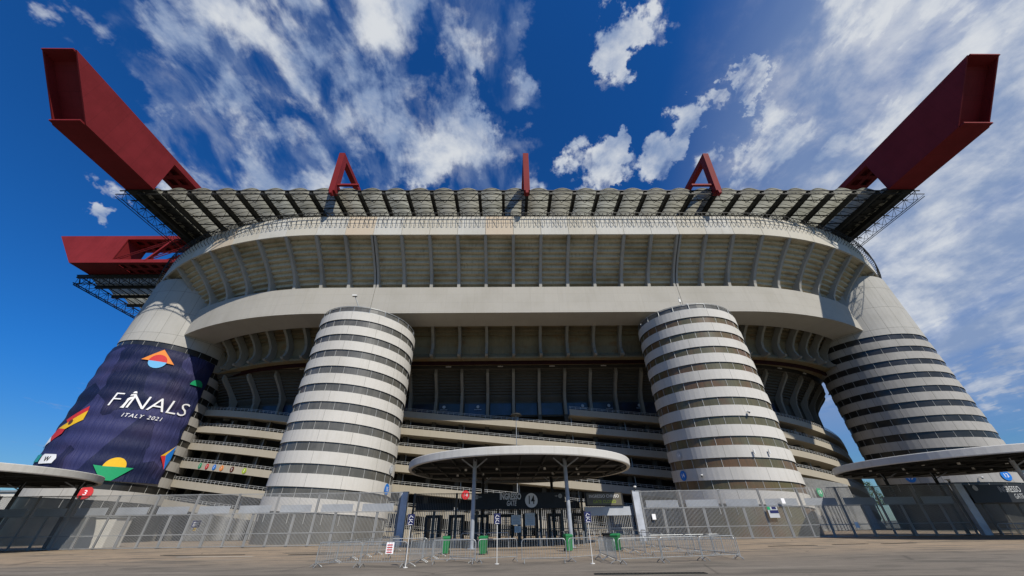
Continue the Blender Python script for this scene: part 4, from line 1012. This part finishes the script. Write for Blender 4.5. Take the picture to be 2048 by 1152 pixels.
# ------------------------------------------------------------------ bins and sign poles
def bin_proto():
    o = thing('wheelie_bin', 'x', 'bin', (0, 0, 0), 0, 'green wheelie bins by the barriers')
    b = MB(); b.hexa([(-.2, -.22, .06), (.2, -.22, .06), (.2, .2, .06), (-.2, .2, .06), (-.27, -.3, .93), (.27, -.3, .93), (.27, .3, .93), (-.27, .3, .93)])
    b.box(-.29, .29, -.32, .32, .9, .95); b.build('body', 'bin', o)
    l = MB(); l.hexa([(-.29, -.33, .955), (.29, -.33, .955), (.29, .33, .955), (-.29, .33, .955), (-.24, -.26, 1.03), (.24, -.26, 1.03), (.26, .3, 1.06), (-.26, .3, 1.06)]); l.build('lid', 'bin', o)
    h = MB(); h.tube([(-.22, .34, .92), (-.22, .42, .95), (.22, .42, .95), (.22, .34, .92)], .018, 6); h.build('handle', 'bin', o)
    for x in (-.25, .25):
        c = MB(); c.tube([(x-.03, .24, .1), (x+.03, .24, .1)], .1, 14); c.build('wheel', 'rubber', o)
    return o
b0 = bin_proto()
for i, (x, y, rz, lb) in enumerate(((-4.4, 31.0, 5, 'green wheelie bin behind the leftmost front barrier of the middle row'), (-1.68, 30.0, -8, 'green wheelie bin left of the middle sign pole'), (4.5, 32.0, 12, 'green wheelie bin at the foot of the right canopy column'), (7.85, 31.2, -35, 'green wheelie bin farthest right at the corner of the right pen'))):
    o = b0 if i == 0 else copy_tree(b0); o.location = (x, y, 0); o.rotation_euler = (0, 0, radians(rz)); o['label'] = lb
o = thing('litter_bin', 'black bin standing directly behind the rightmost green bin', 'bin', (7.45, 31.9, 0))
b = MB(); b.hexa([(7.2, 31.7, 0), (7.7, 31.7, 0), (7.7, 32.2, 0), (7.2, 32.2, 0), (7.15, 31.65, 1.0), (7.75, 31.65, 1.0), (7.75, 32.25, 1.0), (7.15, 32.25, 1.0)]); b.build('body', 'rubber', o); MB().box(7.1, 7.8, 31.6, 32.3, 1.002, 1.08).build('lid', 'black', o)
def signpole(x, y, h, label, blue=True):
    o = thing('sign_pole', label, 'sign', (x, y, 0), 0, 'small navy signs on poles')
    p = MB(); p.cyl(x, y, 0, h, .02, n=8); p.cyl(x, y, 0, .03, .11, n=14); p.build('pole', 'white', o)
    s_ = MB(); s_.box(x-.17, x+.17, y-.06, y-.035, h-.45, h+.02); s_.build('plate', 'navy', o)
    q = MB()
    for dz in (-.11, -.32):
        q.tube([(x-.1, y-.068, h+dz-.07), (x-.02, y-.068, h+dz+.06), (x+.1, y-.068, h+dz-.02)], .016, 4); q.box(x-.1, x+.1, y-.072, y-.065, h+dz-.12, h+dz-.10)
    q.build('pictogram', 'c_white', o)
signpole(-4.92, 21.5, 2.15, 'navy sign on a white pole at the left, before the gate post')
signpole(-.55, 22.6, 2.15, 'navy sign on a white pole in the middle, in front of the gate')
signpole(4.2, 21.9, 2.15, 'navy sign on a white pole at the right, below the display board')

# ------------------------------------------------------------------ buildings just inside the fence
def kiosk(x0, x1, y0, y1, h, label, m='white', vents=()):
    o = thing('kiosk', label, 'kiosk', ((x0+x1)/2, (y0+y1)/2, 0))
    MB().box(x0, x1, y0, y1, 0, h).build('wall', m, o); MB().box(x0-.15, x1+.15, y0-.15, y1+.15, h+.002, h+.12).build('roof', 'galv', o)
    for vx, vz in vents:
        v = MB()
        for i in range(4): v.box(vx+i*.22, vx+i*.22+.1, y0-.02, y0-.002, vz, vz+.5)
        v.build('vent', 'black', o)
kiosk(-57, -50, 54.2, 56.5, 3.1, 'low grey kiosk behind the left part of the fence', 'parapet')
# long low annex at the far left
o = thing('annex_building', 'low pale building with a wavy roof behind the fence at the far left', 'building', (-100, 84, 0))
MB().box(-112, -89.5, 80, 90, 0, 8.3).build('wall', 'parapet', o); MB().box(-112.3, -89.3, 79.7, 90.3, 8.302, 8.6).build('roof', 'galv', o)
# far trees seen through the gap at the right
def tree(x, y, h, label):
    o = thing('tree', label, 'tree', (x, y, 0), 0, 'far trees in the gap')
    t_ = MB(); t_.cyl(x, y, 0, h*.6, .35, .15, 8)
    rnd = random.Random(int(x*7))
    for i in range(7): a = rnd.random()*6.3; t_.bar((x, y, h*(.3+.05*i)), (x+2.2*cos(a), y+2.2*sin(a), h*(.5+.06*i)), .12)
    t_.build('trunk', 'dark', o)
    c = MB()
    for cl_ in range(34):
        a = rnd.random()*6.3; rr = rnd.random()**.5*3.0; zc = h*(.45+.55*rnd.random()); k = 1-abs(zc/h-.68)*1.6; cx_, cy_ = x+rr*k*cos(a), y+rr*k*sin(a)
        for i in range(26):
            p = Vector((cx_+rnd.gauss(0, .5), cy_+rnd.gauss(0, .5), zc+rnd.gauss(0, .45))); u = Vector((rnd.gauss(0, 1), rnd.gauss(0, 1), rnd.gauss(0, 1))).normalized()*.28; v = u.orthogonal().normalized()*.2
            c.poly([p-u, p+v, p+u, p-v])
    c.build('crown', 'leaf', o)
MT['leaf'] = plain('leaf_green', (0.05, 0.085, 0.025), 0.6, 0.3, 0, 0.35, 1.2)
tree(128, 146, 12.5, 'left of the two far trees seen through the gap beside the right corner tower'); tree(134, 148, 13.5, 'right of the two far trees seen through the gap beside the right corner tower')
